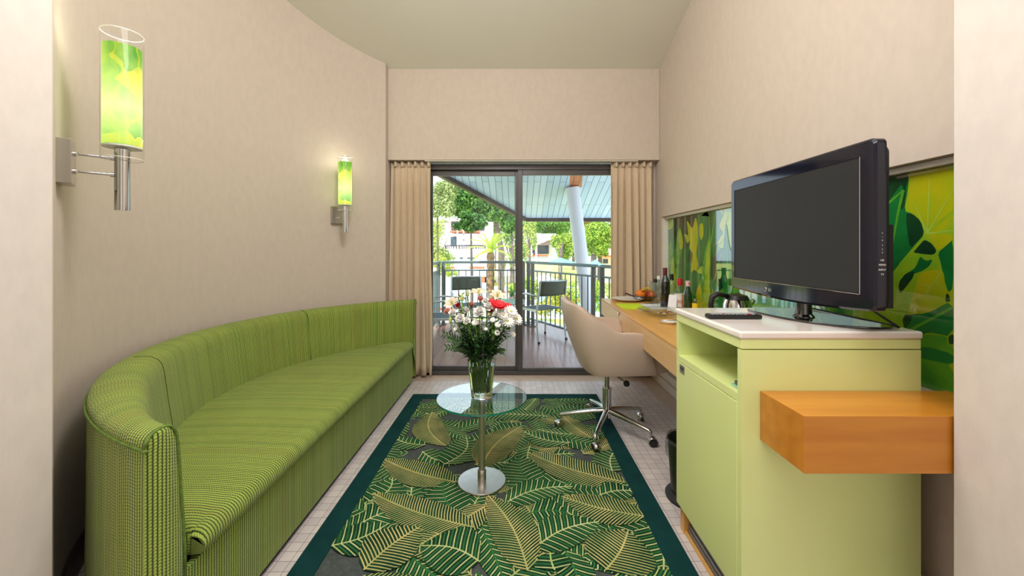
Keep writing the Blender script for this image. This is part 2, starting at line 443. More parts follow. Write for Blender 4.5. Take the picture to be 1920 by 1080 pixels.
struct(m.build('wall_outer', pm('outer_render', (225, 222, 215), .8), fixn=False), 'outer shell of the building around the lounge', 'wall')
ev = [(-2.27, 3.95), (.203, 6.93), (3.4, 6.93), (3.4, 3.95)]
def sz(p): return 2.863-.35*(p[1]-3.68)
m = MB(); b = [(x, y, sz((x, y))) for x, y in ev]; t = [(x, y, z+.1) for x, y, z in b]
m.poly(b); m.poly(t)
for i in range(4): j = (i+1) % 4; m.poly([b[i], b[j], t[j], t[i]])
struct(m.build('ceiling_eaves', 'soffit'), 'sloping eaves of pale blue boards above the balcony', 'ceiling')
m = MB(); 
for i in (0, 1):
    p = Vector(b[i]); q = Vector(b[i+1]); m.bar(p+Vector((0, 0, .02)), q+Vector((0, 0, .02)), .07, .14)
struct(m.build('trim_5', pm('dark_brown_fascia', (72, 58, 52), .6)))
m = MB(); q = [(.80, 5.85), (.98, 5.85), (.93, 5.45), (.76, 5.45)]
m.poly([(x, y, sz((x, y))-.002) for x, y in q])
struct(m.build('trim_6', 'patch', fixn=False))  # orange patch laid just below the eaves above the column

# sliding door
d = thing('door_1', 'sliding glass balcony door in dark grey frame between the curtains', 'door', (.12, 3.81, 0)); d['kind'] = 'structure'
m = MB(); m.box(-.84, 3.80, 0, -.808, 3.88, 2.01); m.box(1.06, 3.80, 0, 1.10, 3.88, 2.01); m.box(-.84, 3.80, 1.955, 1.10, 3.88, 2.01); m.box(-.84, 3.80, 0, 1.10, 3.88, .035)
m.build('door_frame', 'doorframe', d, world=True, bevel=.003)
def sash(x0, x1, y, wl, wr, zb, zt):
    m = MB(); m.box(x0, y, .035, x0+wl, y+.03, 1.955); m.box(x1-wr, y, .035, x1, y+.03, 1.955); m.box(x0+wl, y, .035, x1-wr, y+.03, zb); m.box(x0+wl, y, zt, x1-wr, y+.03, 1.955)
    s = m.build('door_sash', 'doorframe', d, world=True, bevel=.003)
    m = MB(); m.poly([(x0+wl, y+.015, zb), (x1-wr, y+.015, zb), (x1-wr, y+.015, zt), (x0+wl, y+.015, zt)])
    m.build('glass_pane', 'pane', s, world=True, fixn=False)
    return s
s1 = sash(-.808, .055, 3.845, .02, .05, .075, 1.905)
s2 = sash(.03, 1.06, 3.812, .046, .05, .065, 1.905)
# curtains
def curtain(x0, x1, y, z0, z1, nf, seed, flare, name, label):
    rnd = random.Random(seed); root = thing(name, label, 'curtain', ((x0+x1)/2, y, z0)); m = MB()
    ph = [rnd.uniform(-.5, .5) for _ in range(nf+1)]; amp = [rnd.uniform(.6, 1.15) for _ in range(nf+1)]
    nc = nf*12; nr = 26; rows = []
    for i in range(nr+1):
        t = i/nr; z = z1-(z1-z0)*t; r = []
        for j in range(nc+1):
            u = j/nc; k = u*nf; ki = min(nf-1, int(k)); fr = k-ki
            a = amp[ki]*(1-fr)+amp[ki+1]*fr; p = ph[ki]*(1-fr)+ph[ki+1]*fr
            top = max(0, 1-t*9)
            A = .034*(.75+.25*t)*a*(1-.45*top)
            uu = u+.006*sin(k*2+t*3)
            x = x0+(x1-x0)*uu+flare*t*(u-.5)*2+.012*sin(2*(k+p*t)*2*PI)*(.4+.6*t)
            w_ = sin((k+p*.5*t)*2*PI); yy = y+A*(w_*(1.15-.15*abs(w_)))+.006*sin(k*5.3+t*4)*t
            if top > 0: yy += .008*sin(k*6*PI)*top
            r.append((x, yy, z+(.004*sin(k*2*PI) if i == nr else 0)))
        rows.append(r)
    m.grid(rows); m.build('drape', 'curtain', root, smooth=True, world=True, solid=.003, fixn=False)
    m = MB(); rows = []
    for i in range(3):
        z = z1+.001-.05*i/2; rows.append([(x0+(x1-x0)*j/nc, y-.0+(.031*amp[min(nf, int(j/12))])*(sin(j/12*2*PI))-.005, z) for j in range(nc+1)])
    m.grid(rows); m.build('gathered_heading', 'curtain', root, smooth=True, world=True, solid=.002, fixn=False)
    return root
curtain(-1.155, -.785, 3.742, .03, 2.011, 6, 3, .012, 'curtain', 'beige curtain gathered at the left of the balcony door, behind the sofa end')
curtain(.90, 1.285, 3.742, .03, 2.011, 6, 12, .0, 'curtain', 'beige curtain gathered at the right of the balcony door, beside the desk')

# ================================================================ printed leaf panel in the recess
def clip(poly, x0, x1, y0, y1):
    def cut(p, f, inter):
        o = []
        for i in range(len(p)):
            a, b = p[i-1], p[i]; fa, fb = f(a), f(b)
            if fb >= 0:
                if fa < 0: o.append(inter(a, b, fa, fb))
                o.append(b)
            elif fa >= 0: o.append(inter(a, b, fa, fb))
        return o
    it = lambda a, b, fa, fb: (a[0]+(b[0]-a[0])*fa/(fa-fb), a[1]+(b[1]-a[1])*fa/(fa-fb))
    for f in (lambda p: p[0]-x0, lambda p: x1-p[0], lambda p: p[1]-y0, lambda p: y1-p[1]):
        if not poly: return poly
        poly = cut(poly, f, it)
    return poly
MM = ['mbase', 'mdark', 'mdeep', 'mmid', 'mlime', 'myellow', 'mvein']
BA, DK, DP, MD, LM, YL, VN = range(7)
mu = MB(); lay = [0]
Y0, Y1, Z0, Z1 = NY0+.002, NY1-.014, NZ0+.001, NZ1-.024
def smoothpoly(pts, it=1):
    for _ in range(it):
        o = []
        for i in range(len(pts)):
            a, b = pts[i], pts[(i+1) % len(pts)]
            o += [(a[0]*.8+b[0]*.2, a[1]*.8+b[1]*.2), (a[0]*.2+b[0]*.8, a[1]*.2+b[1]*.8)]
        pts = o
    return pts
from mathutils.geometry import tessellate_polygon
def mp(pts, mat, sm=1, rim=False):
    """leaf outline on the panel, pts are (distance into the room, height)"""
    lay[0] += 1; x = PXX-.0003-lay[0]*.00002
    pts = smoothpoly(pts, sm)
    for tri in tessellate_polygon([[Vector((p[0], p[1], 0)) for p in pts]]):
        c = clip([pts[i] for i in tri], Y0, Y1, Z0, Z1)
        if len(c) > 2:
            ar = sum(c[i-1][0]*c[i][1]-c[i][0]*c[i-1][1] for i in range(len(c)))
            if ar < 0: c = c[::-1]
            mu.poly([(x, a, b) for a, b in c][::-1], mat)
def vein(pts, w0, w1, mat=VN):
    n = len(pts)
    for i in range(n-1):
        a, b = Vector(pts[i]), Vector(pts[i+1]); dd = (b-a).normalized(); nn = Vector((-dd.y, dd.x))
        wa = w0+(w1-w0)*i/(n-1); wb = w0+(w1-w0)*(i+1)/(n-1)
        mp([tuple(a+nn*wa), tuple(b+nn*wb), tuple(b-nn*wb), tuple(a-nn*wa)], mat, 0)
def pp(l):  # picture measurements of the print turned into its own plane
    o = []
    for x, y in l:
        Y = 1046.25/(x-965); o.append((Y, 1.2-(y-467)/750*Y))
    return o
mp([(Y0, Z0), (Y1, Z0), (Y1, Z1), (Y0, Z1)], BA, 0)
rl = random.Random(5)
def spire(cy, cz, L, W, ang, mat, mv=VN, lobes=2):
    c, s = cos(ang), sin(ang); T = lambda a, b: (cy+a*c-b*s, cz+a*s+b*c)
    p = [T(0, -W*.35), T(L*.3, -W*.7)]
    for k in range(lobes): p += [T(L*(.42+.2*k), -W*(1-.25*k)), T(L*(.45+.2*k), -W*.55*(1-.25*k))]
    p += [T(L, 0)]
    for k in reversed(range(lobes)): p += [T(L*(.45+.2*k), W*.5*(1-.25*k)), T(L*(.40+.2*k), W*(1-.25*k))]
    p += [T(L*.3, W*.7), T(0, W*.35)]
    mp(p, mat, 1); vein([T(L*.05, 0), T(L*.5, W*.05), T(L*.95, 0)], W*.025, W*.008, mv)
for k in range(34):
    y = rl.uniform(1.1, 3.65); z = rl.uniform(.65, 1.4)
    spire(y, z, rl.uniform(.3, .6), rl.uniform(.10, .24), R(rl.uniform(60, 125)), rl.choice((DK, DP, DP, MD, LM, MD, YL)), rl.choice((VN, LM)))
# far end of the print
mp(pp([(1243,404),(1332,384),(1332,470),(1300,520),(1243,560)]), DP, 0)
mp(pp([(1262,402),(1310,392),(1300,440),(1288,470),(1270,480),(1262,430)]), DK, 1)
mp(pp([(1250,408),(1262,405),(1263,425),(1256,432),(1250,425)]), LM, 1)
mp(pp([(1275,424),(1280,440),(1282,458),(1279,475),(1272,500),(1275,560),(1262,560),(1262,500),(1266,470),(1270,440)]), MD, 1)
mp(pp([(1275,430),(1280,448),(1281,462),(1277,470),(1273,455)]), YL, 1)
mp(pp([(1288,412),(1293,420),(1299,430),(1305,404),(1309,425),(1309,452),(1306,475),(1310,500),(1300,530),(1296,500),(1300,475),(1293,466),(1294,450),(1289,458),(1283,437),(1291,442),(1290,430)]), YL, 1)
mp(pp([(1312,408),(1318,400),(1330,395),(1331,440),(1322,470),(1316,520),(1306,580),(1313,582),(1330,582),(1334,470),(1330,390)]), MD, 1)
mp(pp([(1330,447),(1332,470),(1330,520),(1335,582),(1318,582),(1322,520),(1324,480)]), LM, 1)
mp(pp([(1312,420),(1319,418),(1320,440),(1315,452),(1312,440)]), YL, 1)
mp(pp([(1283,462),(1290,476),(1296,490),(1290,510),(1276,520),(1276,490)]), DP, 1)
mp(pp([(1293,467),(1298,478),(1297,488),(1300,490),(1286,492),(1290,480)]), DK, 1)
mp(pp([(1261,478),(1265,492),(1268,520),(1266,560),(1256,560),(1257,510)]), LM, 1)
mp(pp([(1243,480),(1252,470),(1258,450),(1262,460),(1262,480),(1257,500),(1250,520),(1243,500)]), MD, 1)
mp(pp([(1302,505),(1310,512),(1318,515),(1312,530),(1306,545),(1308,582),(1300,582),(1298,560),(1292,540),(1290,520),(1297,512)]), DP, 1)
mp(pp([(1306,545),(1313,530),(1316,545),(1320,582),(1305,582)]), YL, 1)
# near end of the print, right of the television
mp(pp([(1600,345),(1790,290),(1790,745),(1600,700)]), LM, 0)
mp(pp([(1708,318),(1788,300),(1788,420),(1745,445),(1728,415),(1702,396),(1706,350)]), YL, 1)
mp(pp([(1600,350),(1668,326),(1690,322),(1706,333),(1704,352),(1697,396),(1712,400),(1728,414),(1735,440),(1715,462),(1690,492),(1668,520),(1600,560)]), DP, 1)
mp(pp([(1662,328),(1700,322),(1706,332),(1700,350),(1697,395),(1680,385),(1664,390)]), DK, 1)
mp(pp([(1690,345),(1696,352),(1690,390),(1680,440),(1668,500),(1640,540),(1640,420)]), DP, 1)
mp(pp([(1700,399),(1714,402),(1727,414),(1735,438),(1722,452),(1708,466),(1702,430)]), DK, 1)
vein(pp([(1695,356),(1685,400),(1678,440),(1668,500)]), .006, .002, MD)
vein(pp([(1600,410),(1664,384),(1693,358)]), .005, .003, MD)
mp(pp([(1712,473),(1726,459),(1735,449),(1748,456),(1758,470),(1752,478),(1730,476)]), DK, 1)
mp(pp([(1760,475),(1772,462),(1789,446),(1789,540),(1780,549),(1772,525),(1766,495)]), DP, 1)
mp(pp([(1727,480),(1733,486),(1739,489),(1751,486),(1744,499),(1733,507),(1714,514),(1703,512),(1718,502)]), DP, 1)
mp(pp([(1700,512),(1716,508),(1714,520),(1700,538),(1688,552),(1686,530)]), DK, 1)
mp(pp([(1725,512),(1740,508),(1770,505),(1775,540),(1788,560),(1740,590),(1700,600),(1712,560)]), YL, 1)
mp(pp([(1740,436),(1788,440),(1788,450),(1762,472),(1748,452)]), YL, 1)
vein(pp([(1690,496),(1716,466),(1736,443),(1747,430),(1789,396)]), .006, .004, LM)
for e in ((1789,432), (1745,330), (1716,380), (1789,355)): vein(pp([(1740,438), e]), .003, .001, VN)
vein(pp([(1768,508),(1740,548),(1700,592)]), .002, .001, VN)
for e, f in (((1755,528),(1775,545)), ((1740,548),(1760,572)), ((1748,538),(1722,530))): vein(pp([e, f]), .0015, .0005, VN)
mp(pp([(1693,600),(1700,590),(1740,588),(1789,562),(1789,632),(1740,622),(1726,632),(1700,622)]), DP, 1)
mp(pp([(1693,600),(1700,588),(1712,592),(1708,606),(1698,618)]), DK, 1)
vein(pp([(1706,620),(1740,602),(1789,576)]), .005, .004, MD)
mp(pp([(1776,550),(1781,552),(1784,566),(1774,566)]), DK, 1)
mp(pp([(1780,630),(1790,626),(1790,646),(1781,645)]), DK, 1)
mp(pp([(1700,640),(1740,626),(1778,630),(1778,645),(1790,650),(1790,686),(1740,676),(1700,668)]), MD, 1)
mp(pp([(1700,652),(1740,650),(1790,664),(1790,684),(1740,674),(1700,668)]), DP, 1)
mp(pp([(1700,668),(1740,675),(1790,686),(1790,748),(1700,720)]), MD, 1)
pr = mu.build('leaf_print_panel', [M[k] for k in MM], fixn=False)
tag(pr, 'long glass panel printed with green and yellow leaves in the wall recess', 'wall panel')
m = MB(); m.box(PXX+.0002, NY0, NZ0, PXX+.012, Y1, NZ1-.022); m.build('backing_glass', 'glassedge', pr)

# ================================================================ sofa
def xa(r): return math.degrees(math.acos((-.90-CX)/r))
sofa = thing('curved_sofa', 'long crescent sofa in lime green corduroy along the round wall', 'sofa', (-1.15, 2.33, 0))
prof = [(1.452, .03), (1.455, .20), (1.452, .45), (1.450, .66), (1.448, .700), (1.452, .712), (1.446, .726), (1.430, .736), (1.40, .742), (1.37, .742), (1.34, .736), (1.318, .722), (1.305, .70), (1.297, .66), (1.285, .55), (1.272, .45), (1.265, .38), (1.262, .30)]
acc = [0]
for a, b in zip(prof, prof[1:]): acc.append(acc[-1]+math.hypot(b[0]-a[0], b[1]-a[1]))
n = 110; rows = []; uvs = []
for i in range(n+1):
    t = i/n; r_ = []; u_ = []
    e_ = min(1, min(t, 1-t)*3.3/.55); e_ = e_*e_*(3-2*e_); kk_ = .58+.42*e_
    for (r, z), ac in zip(prof, acc):
        r = 1.455-(1.455-r)*kk_
        a0 = xa(r)+(.35 if r > 1.3 else .3); ang = a0+(360-2*a0)*t; x, y = arc(r, ang); r_.append((x, y, z)); u_.append((1.40*R(113+134*t), ac))
    rows.append(r_); uvs.append(u_)
m = MB(); m.grid(rows, 0, uvs); back = m.build('backrest', 'sofa', sofa, smooth=50, world=True)
for s in (0, -1):                                     # upholstered end panels of the arms
    rw = rows[s]; m = MB(); c = [(p[0]+.002, p[1]) for p in rw]; N_ = len(prof)
    cr = []; cu = []
    for k in range(N_//2):
        a, b = rw[k], rw[N_-1-k]; ln = []; lu = []
        for q in range(7):
            f = q/6; bulge = .012*sin(PI*f)*min(1, k+.6 if k < 1 else 1)
            if k == N_//2-1: bulge = 0.004
            p = (a[0]+(b[0]-a[0])*f+bulge, a[1]+(b[1]-a[1])*f, a[2]+(b[2]-a[2])*f); ln.append(p); lu.append((p[1], p[2]))
        cr.append(ln); cu.append(lu)
    m.grid(cr, 0, cu); m.build('arm_end', 'sofa', sofa, smooth=60, world=True)
    m = MB(); m.tube([(p[0]+.002, p[1], p[2]) for p in rw[5:]], .0045, 8); 
    m.build('piping', pm('dark_green_piping', (96, 122, 44), .8, var=.2, vs=80), sofa, world=True, smooth=True)
m = MB(); a0 = xa(1.454)
m.tube([arc(1.4535, a0+(360-2*a0)*i/80)+(.704,) for i in range(81)], .0045, 8)
m.build('piping', pm('dark_green_piping', (96, 122, 44)), sofa, world=True, smooth=True)
# vertical seams in the back
for dg in (152, 207):
    m = MB(); m.tube([arc(r-.0005, dg)+(z,) for r, z in prof[8:]], .0022, 6); m.build('seam', pm('seam_thread', (70, 96, 34), .9), sofa, world=True)
# seat cushion
rows = []; uvs = []; h = math.sqrt(1.31**2-(.9-.37)**2)
NY = 90
for i in range(NY+1):
    t = -cos(PI*i/NY)*.5+.5; t = .5*t+.5*i/NY; y = CY-h+.012+(2*h-.024)*t
    e = min(t, 1-t)*2*h; rnd = min(1, math.sqrt(max(0, 1-(1-min(1, (e+.004)/.035))**2)))
    xb = CX-math.sqrt(max(0, 1.31**2-(y-CY)**2)); xf = -.892
    z0 = .308; top = .392; zc = (z0+top)/2
    P = [(xb, z0)]; 
    P = [(xb, .312), (xb+.001, .385), (xb+.02, .388)]
    xs = xf-.035
    for q in range(1, 9): P.append((xb+.02+(xs-xb-.02)*q/9, .388+.014*sin(PI*q/9)**.7*min(1, max(.2, (xs-xb)/.2))))
    for q in range(0, 9):
        a = PI/2-PI*q/8; P.append((xs+cos(a)*.04, .352+sin(a)*.041))
    P.append((xs-.03, .311))
    r_ = []; u_ = []; ac = 0; lp = None
    for (x, z) in P:
        z = zc+(z-zc)*(.25+.75*rnd)
        if lp: ac += math.hypot(x-lp[0], z-lp[1])
        lp = (x, z); r_.append((x, y, z)); u_.append((y, ac))
    rows.append(r_); uvs.append(u_)
m = MB(); m.grid(rows, 0, uvs); m.poly(rows[0]); m.poly(rows[-1])
m.build('seat_cushion', 'sofa', sofa, smooth=50, world=True)
m = MB(); xl = -.915; ye0, ye1 = CY-h-.055, CY+h+.055
fr = [[(xl, y0, z) for y0 in (ye0+(ye1-ye0)*k/30 for k in range(31))] for z in (.03, .16, .30, .309)]
m.grid(fr, 0, [[(p[1], p[2]) for p in r] for r in fr])
tp = [[(min(xl-.001, CX-math.sqrt(max(0, 1.30**2-(y-CY)**2))), y, .306) if q else (xl, y, .309) for y in (ye0+(ye1-ye0)*k/30 for k in range(31))] for q in (0, 1)]
m.grid(tp, 0, [[(p[1], p[0]) for p in r] for r in tp])
m.build('seat_base', 'sofa', sofa, world=True)
m = MB(); m.box(-.955, 1.12, 0, -.93, 3.54, .035); m.box(-1.72, 1.9, 0, -1.66, 2.8, .035); m.build('plinth', 'matblack', sofa, world=True)

# ================================================================ rug
RX0, RX1, RY0, RY1 = -.832, .672, .86, 3.285; BW = .098
rug = thing('patterned_rug', 'rug of green and gold palm leaves with a dark teal border', 'rug', (-.08, 2.07, 0))
m = MB(); m.box(RX0, RY0, .0002, RX1, RY0+BW, .010); m.box(RX0, RY1-BW, .0002, RX1, RY1, .010); m.box(RX0, RY0+BW, .0002, RX0+BW, RY1-BW, .010); m.box(RX1-BW, RY0+BW, .0002, RX1, RY1-BW, .010)
m.build('border', 'tealborder', rug, world=True)
m = MB(); fx0, fx1, fy0, fy1 = RX0+BW, RX1-BW, RY0+BW, RY1-BW
m.box(fx0, fy0, .0002, fx1, fy1, .006)
lz = [.0061]
def rp(pts, mat, z):
    c = clip(list(pts), fx0, fx1, fy0, fy1)
    if len(c) > 2:
        ar = sum(c[i-1][0]*c[i][1]-c[i][0]*c[i-1][1] for i in range(len(c)))
        if ar < 0: c = c[::-1]
        m.poly([(a, b_, z) for a, b_ in c], mat)
def palm(bx, by, tx, ty, W, kind, bend=.1, pitch=.0145):
    b0 = Vector((bx, by)); t0 = Vector((tx, ty)); L = (t0-b0).length; ax = (t0-b0)/L; nx = Vector((-ax.y, ax.x))
    mid = lambda t: b0+ax*L*t+nx*bend*L*sin(PI*t)
    wd = lambda t: W*(max(0, sin(PI*min(1, max(0, t))**.85)))**.75
    z = lz[0]; lz[0] += .00004; n = 16
    for sgn in (-1, 1):
        for i in range(n):
            ta, tb = i/n, (i+1)/n
            rp([mid(ta), mid(ta)+nx*sgn*wd(ta), mid(tb)+nx*sgn*wd(tb), mid(tb)], 1, z)
    k = int(L/pitch); sw = pitch*.20; rr = random.Random(int(bx*1000+by*77))
    for sgn in (-1, 1):
        for q in range(k):
            t = (q+.5)/k; mat = 3 if kind == 'green' else 4
            if kind == 'green' and q % 2: mat = 2
            if kind == 'mid' : mat = 2 if q % 2 else 3
            pl = []
            for s_ in range(6):
                f = s_/5; tt = t+(.20*f-.05*f*f)*min(1, .35/L); 
                if tt > 1.0: break
                lim = wd(tt)
                o = W*1.0*f
                if o > lim*.99: o = lim*.985; pl.append((tt, o)); break
                pl.append((tt, o))
            for (ta, oa), (tb, ob) in zip(pl, pl[1:]):
                A = mid(ta)+nx*sgn*oa; B = mid(tb)+nx*sgn*ob; dd = (B-A)
                if dd.length < 1e-5: continue
                dd.normalize(); nn = Vector((-dd.y, dd.x))
                wa = sw*(1 if oa < W*.5 else .85); wb = sw*(.9 if ob < W*.5 else .7)
                rp([A-nn*wa, B-nn*wb, B+nn*wb, A+nn*wa], mat, z+.00001)
    mm = 3 if kind == 'green' else 4
    for i in range(n):
        A = mid(i/n); B = mid((i+1)/n); dd = (B-A).normalized(); nn = Vector((-dd.y, dd.x)); wA = .0034
        rp([A-nn*wA, B-nn*wA, B+nn*wA, A+nn*wA], mm if kind != 'mid' else 2, z+.00002)
rr = random.Random(11)
for k in range(150):
    x = rr.uniform(fx0-.1, fx1+.1); y = rr.uniform(fy0-.1, fy1+.1); a = rr.uniform(0, 2*PI); L = rr.uniform(.25, .5)
    palm(x, y, x+L*cos(a), y+L*sin(a), rr.uniform(.06, .11), rr.choice(('green', 'green', 'gold', 'mid', 'mid', 'mid')), rr.uniform(-.15, .15))
def F(cx, cy):
    px = 540+cx/2.4; py = 700+cy/2.4; dd = 900/(py-467); return ((px-965)/750*dd, dd)
for (b_, t_, W, kind, bd) in (
    ((1370,300),(1230,190),.08,'gold',.05), ((1160,200),(800,195),.10,'green',-.05), ((620,330),(480,300),.08,'green',.1), ((710,335),(650,180),.11,'gold',.12),
    ((700,420),(800,290),.13,'green',-.18), ((1270,320),(1060,270),.09,'green',.12), ((1460,450),(1480,350),.10,'green',.1), ((870,430),(1050,245),.13,'gold',.08),
    ((760,500),(430,395),.11,'gold',.05), ((1520,500),(1080,365),.12,'gold',.06), ((1110,520),(1040,380),.11,'mid',.1), ((760,640),(700,500),.12,'mid',.1),
    ((360,590),(470,480),.10,'green',-.2), ((970,600),(1280,520),.09,'green',.12), ((1400,560),(1560,540),.08,'green',.1), ((1610,655),(1230,565),.10,'gold',.05),
    ((1090,640),(1260,640),.09,'mid',.1), ((835,705),(380,550),.10,'gold',.04), ((190,790),(450,690),.10,'green',-.1), ((1110,800),(1400,680),.10,'green',.1),
    ((1620,700),(1690,900),.11,'green',.1), ((860,860),(600,790),.13,'green',-.12), ((340,900),(600,700),.12,'gold',.06), ((1430,900),(1530,720),.14,'gold',-.05),
    ((1200,900),(1180,820),.08,'green',.05), ((1080,905),(900,560),.10,'gold',-.06)):
    bx, by = F(*b_); tx, ty = F(*t_); palm(bx, by, tx, ty, W, kind, bd)
m.build('leaf_field', ['ruggrey', 'rugdark', 'rugmid', 'rugpale', 'ruggold'], rug, world=True, fixn=False)

# ================================================================ cabinet for the minibar
cab = thing('minibar_cabinet', 'tall pale green cabinet with open shelf and white top, under the television', 'cabinet', (.98, 1.48, 0))
cx0, cx1, cy0, cy1 = .70, 1.255, 1.235, 1.73
m = MB()
m.box(cx0, cy0, .11, cx1, cy0+.022, .888)            # side facing the hall
m.box(cx0, cy1-.022, .11, cx1, cy1, .888)
m.box(cx1-.02, cy0+.022, .11, cx1, cy1-.022, .888)
m.box(cx0+.02, cy0+.022, .11, cx1-.02, cy1-.022, .13)
m.box(cx0, cy0+.022, .722, cx1-.02, cy1-.022, .748)
m.box(cx0, cy0+.022, .13, cx0+.001, cy0+.034, .722)
m.build('body', 'cab', cab, world=True, bevel=.0015)
m = MB(); m.box(cx0, cy0, .891, cx1, cy1, .921); m.build('top_rail', 'cab', cab, world=True, bevel=.0015)
m = MB(); m.box(cx0-.006, cy0-.004, .921, cx1+.006, cy1+.004, .946); m.build('countertop', 'cabtop', cab, world=True, bevel=.008, seg=4)
m = MB(); m.box(cx0-.001, cy0+.025, .112, cx0+.018, cy1-.004, .719); dr = m.build('door', 'cab', cab, world=True, bevel=.0015)
m = MB(); m.box(cx0-.003, 1.645, .682, cx0-.0005, 1.690, .716); m.box(cx0-.0045, 1.652, .695, cx0-.003, 1.683, .709, 1)
o = m.build('door_pull', ['steel', pm('dark_pull_recess', (90, 88, 86), .4, .5)], dr, world=True); o['label'] = 'small square metal finger pull'
for y in (cy1-.045, cy0+.01):
    m = MB(); m.box(cx0+.012, y, 0, cx0+.05, y+.035, .11); m.build('foot', 'wood', cab, world=True, bevel=.002)
m = MB(); m.box(cx1-.06, cy0+.02, 0, cx1-.02, cy1-.03, .11); m.build('foot', 'wood', cab, world=True)
m = MB()
for k in range(5): m.box(cx0+.028+.003*k, cy0+.05, .014+.019*k, cx0+.034+.003*k, cy1-.05, .026+.019*k)
m.box(cx0+.045, cy0+.05, .01, cx0+.05, cy1-.05, .108)
m.build('vent_grille', pm('grille_metal', (150, 152, 156), .4, .6), cab, world=True)
m = MB(); m.box(cx0+.016, cy0+.045, 0, cx0+.026, cy1-.045, .012); m.build('plinth_strip', 'wood', cab, world=True)
for i, (z, c, lb) in enumerate(((.7485, (150, 196, 170), 'pale green booklet lying lowest on the open cabinet shelf'), (.756, (70, 84, 78), 'dark booklet lying on top of the green one on the cabinet shelf'))):
    m = MB(); m.box(cx0+.018+.006*i, 1.262, z, cx0+.16, 1.33-.012*i, z+.007 if i == 0 else z+.012); tag(m.build('booklet', pm('booklet_cover_%s' % 'ab'[i], c, .2), bevel=.001), lb, 'booklet')
# wooden side shelf box
m = MB(); m.box(.757, 1.046, .612, WX-.001, 1.234, .763)
tag(m.build('wooden_wall_shelf', 'woodx', bevel=.0012), 'thick honey wood box shelf fixed beside the green cabinet', 'shelf')

# ================================================================ desk
dk = thing('wall_desk', 'long floating honey wood desk with shallow drawers along the right wall', 'desk', (1.05, 2.7, .6))
m = MB(); m.prism([(.745, 1.735), (1.334, 1.735), (1.334, 3.66), (.792, 3.66)], .735, .75)
m.prism([(1.334, NY0+.68), (1.392, NY0+.68), (1.392, NY1-.014), (1.334, NY1-.014)], .7305, .7495)
m.build('desktop', 'wood', dk, world=True, bevel=.0015)
m = MB(); m.prism([(.765, 1.74), (1.33, 1.74), (1.33, 3.655), (.81, 3.655)], .615, .734); m.build('carcass', 'wood', dk, world=True)
def dfront(y0, y1):
    X = lambda y: .745+.047*(y-1.735)/1.925
    m = MB(); m.prism([(X(y0), y0), (X(y0)+.018, y0), (X(y1)+.018, y1), (X(y1), y1)], .608, .7335)
    return m.build('drawer_front', 'woodface', dk, world=True, bevel=.001)
dfront(1.74, 2.62); f2_ = dfront(2.624, 3.00); dfront(3.004, 3.657)
X = .745+.047*(2.98-1.735)/1.925
m = MB(); m.box(X-.010, 2.955, .708, X+.001, 2.985, .732); m.build('drawer_lock', 'chrome', f2_, world=True, bevel=.002)

# ================================================================ television
tv = thing('television', 'flat black television on pedestal standing on the green cabinet', 'television', (1.07, 1.5, .946))
ty0, ty1, tz0, tz1, tx = 1.133, 1.892, 1.02, 1.518, 1.02
def rrect(y0, y1, z0, z1, r, n=5, sag=0):
    o = []
    for cy, cz, a in ((y1-r, z1-r, 0), (y0+r, z1-r, 90), (y0+r, z0+r, 180), (y1-r, z0+r, 270)):
        for k in range(n+1): t = R(a+90*k/n); o.append((cy+r*cos(t), cz+r*sin(t)))
    # bottom edge dips in the middle
    b = []
    for i in range(len(o)):
        b.append(o[i])
        if i == 3*(n+1)-1:
            p, q = o[i], o[i+1]
            for k in range(1, 12): f = k/12; b.append((p[0]+(q[0]-p[0])*f, p[1]-sag*sin(PI*f)))
    return b
def ring(m, o, x): b = len(m.v); m.v += [(x, y, z) for y, z in o]; return list(range(b, b+len(o)))
def loft(m, rings, mat=0, cap=True):
    for a, b in zip(rings, rings[1:]):
        n = len(a)
        for i in range(n): m.face((a[i], a[(i+1) % n], b[(i+1) % n], b[i]), mat)
    if cap: m.face(rings[0], mat); m.face(rings[-1], mat)
m = MB(); g = .012
out = rrect(ty0, ty1, tz0, tz1, .018, 5, .016)
out2 = rrect(ty0+.006, ty1-.006, tz0+.006, tz1-.006, .016, 5, .014)
sc = rrect(ty0+.052, ty1-.030, 1.068, 1.472, .001, 5, 0)
r0 = ring(m, sc, tx+.002); r1 = ring(m, out2, tx-.002+.004); r2 = ring(m, out, tx+.008); r3 = ring(m, out, tx+.034)
loft(m, [r0, r1, r2, r3], cap=False); m.face(r3)
m.build('bezel', 'navy', tv, world=True, smooth=35)
m = MB(); r0 = ring(m, sc, tx+.0035); m.face(r0); m.build('screen', 'screen', tv, world=True)
m = MB(); r0 = ring(m, rrect(ty0+.006, ty1-.006, tz0+.004, tz1-.006, .016, 5, .012), tx+.034); r1 = ring(m, rrect(ty0+.012, ty1-.02, tz0+.01, tz1-.02, .02, 5, 0), tx+.052); r2 = ring(m, rrect(ty0+.10, ty1-.10, tz0+.05, tz1-.08, .03, 5, 0), tx+.092)
loft(m, [r0, r1, r2]); m.box(tx+.05, ty0+.014, 1.03, tx+.066, ty0+.12, 1.27)
hs = m.build('rear_housing', 'matblack', tv, world=True, smooth=35)
m = MB(); m.tube([(tx+.0005, ty0+.052+.677*k/12*1.0, 1.066) for k in range(13)], .0009, 6); m.tube([(tx+.0012, ty0+.051, 1.066+.407*k/4) for k in range(5)], .0007, 6)
m.build('screen_edge', 'chrome', tv, world=True)
m = MB(); pts = [(ty0+.30+.22*f/10, tz0-.012+.0-.004*sin(PI*f/10)) for f in range(11)]
m.tube([(tx+.012, y, z+.004) for y, z in pts], .005, 8); o = m.build('lower_lip', pm('silver_lip', (150, 146, 140), .3, .6), tv, world=True, smooth=True)
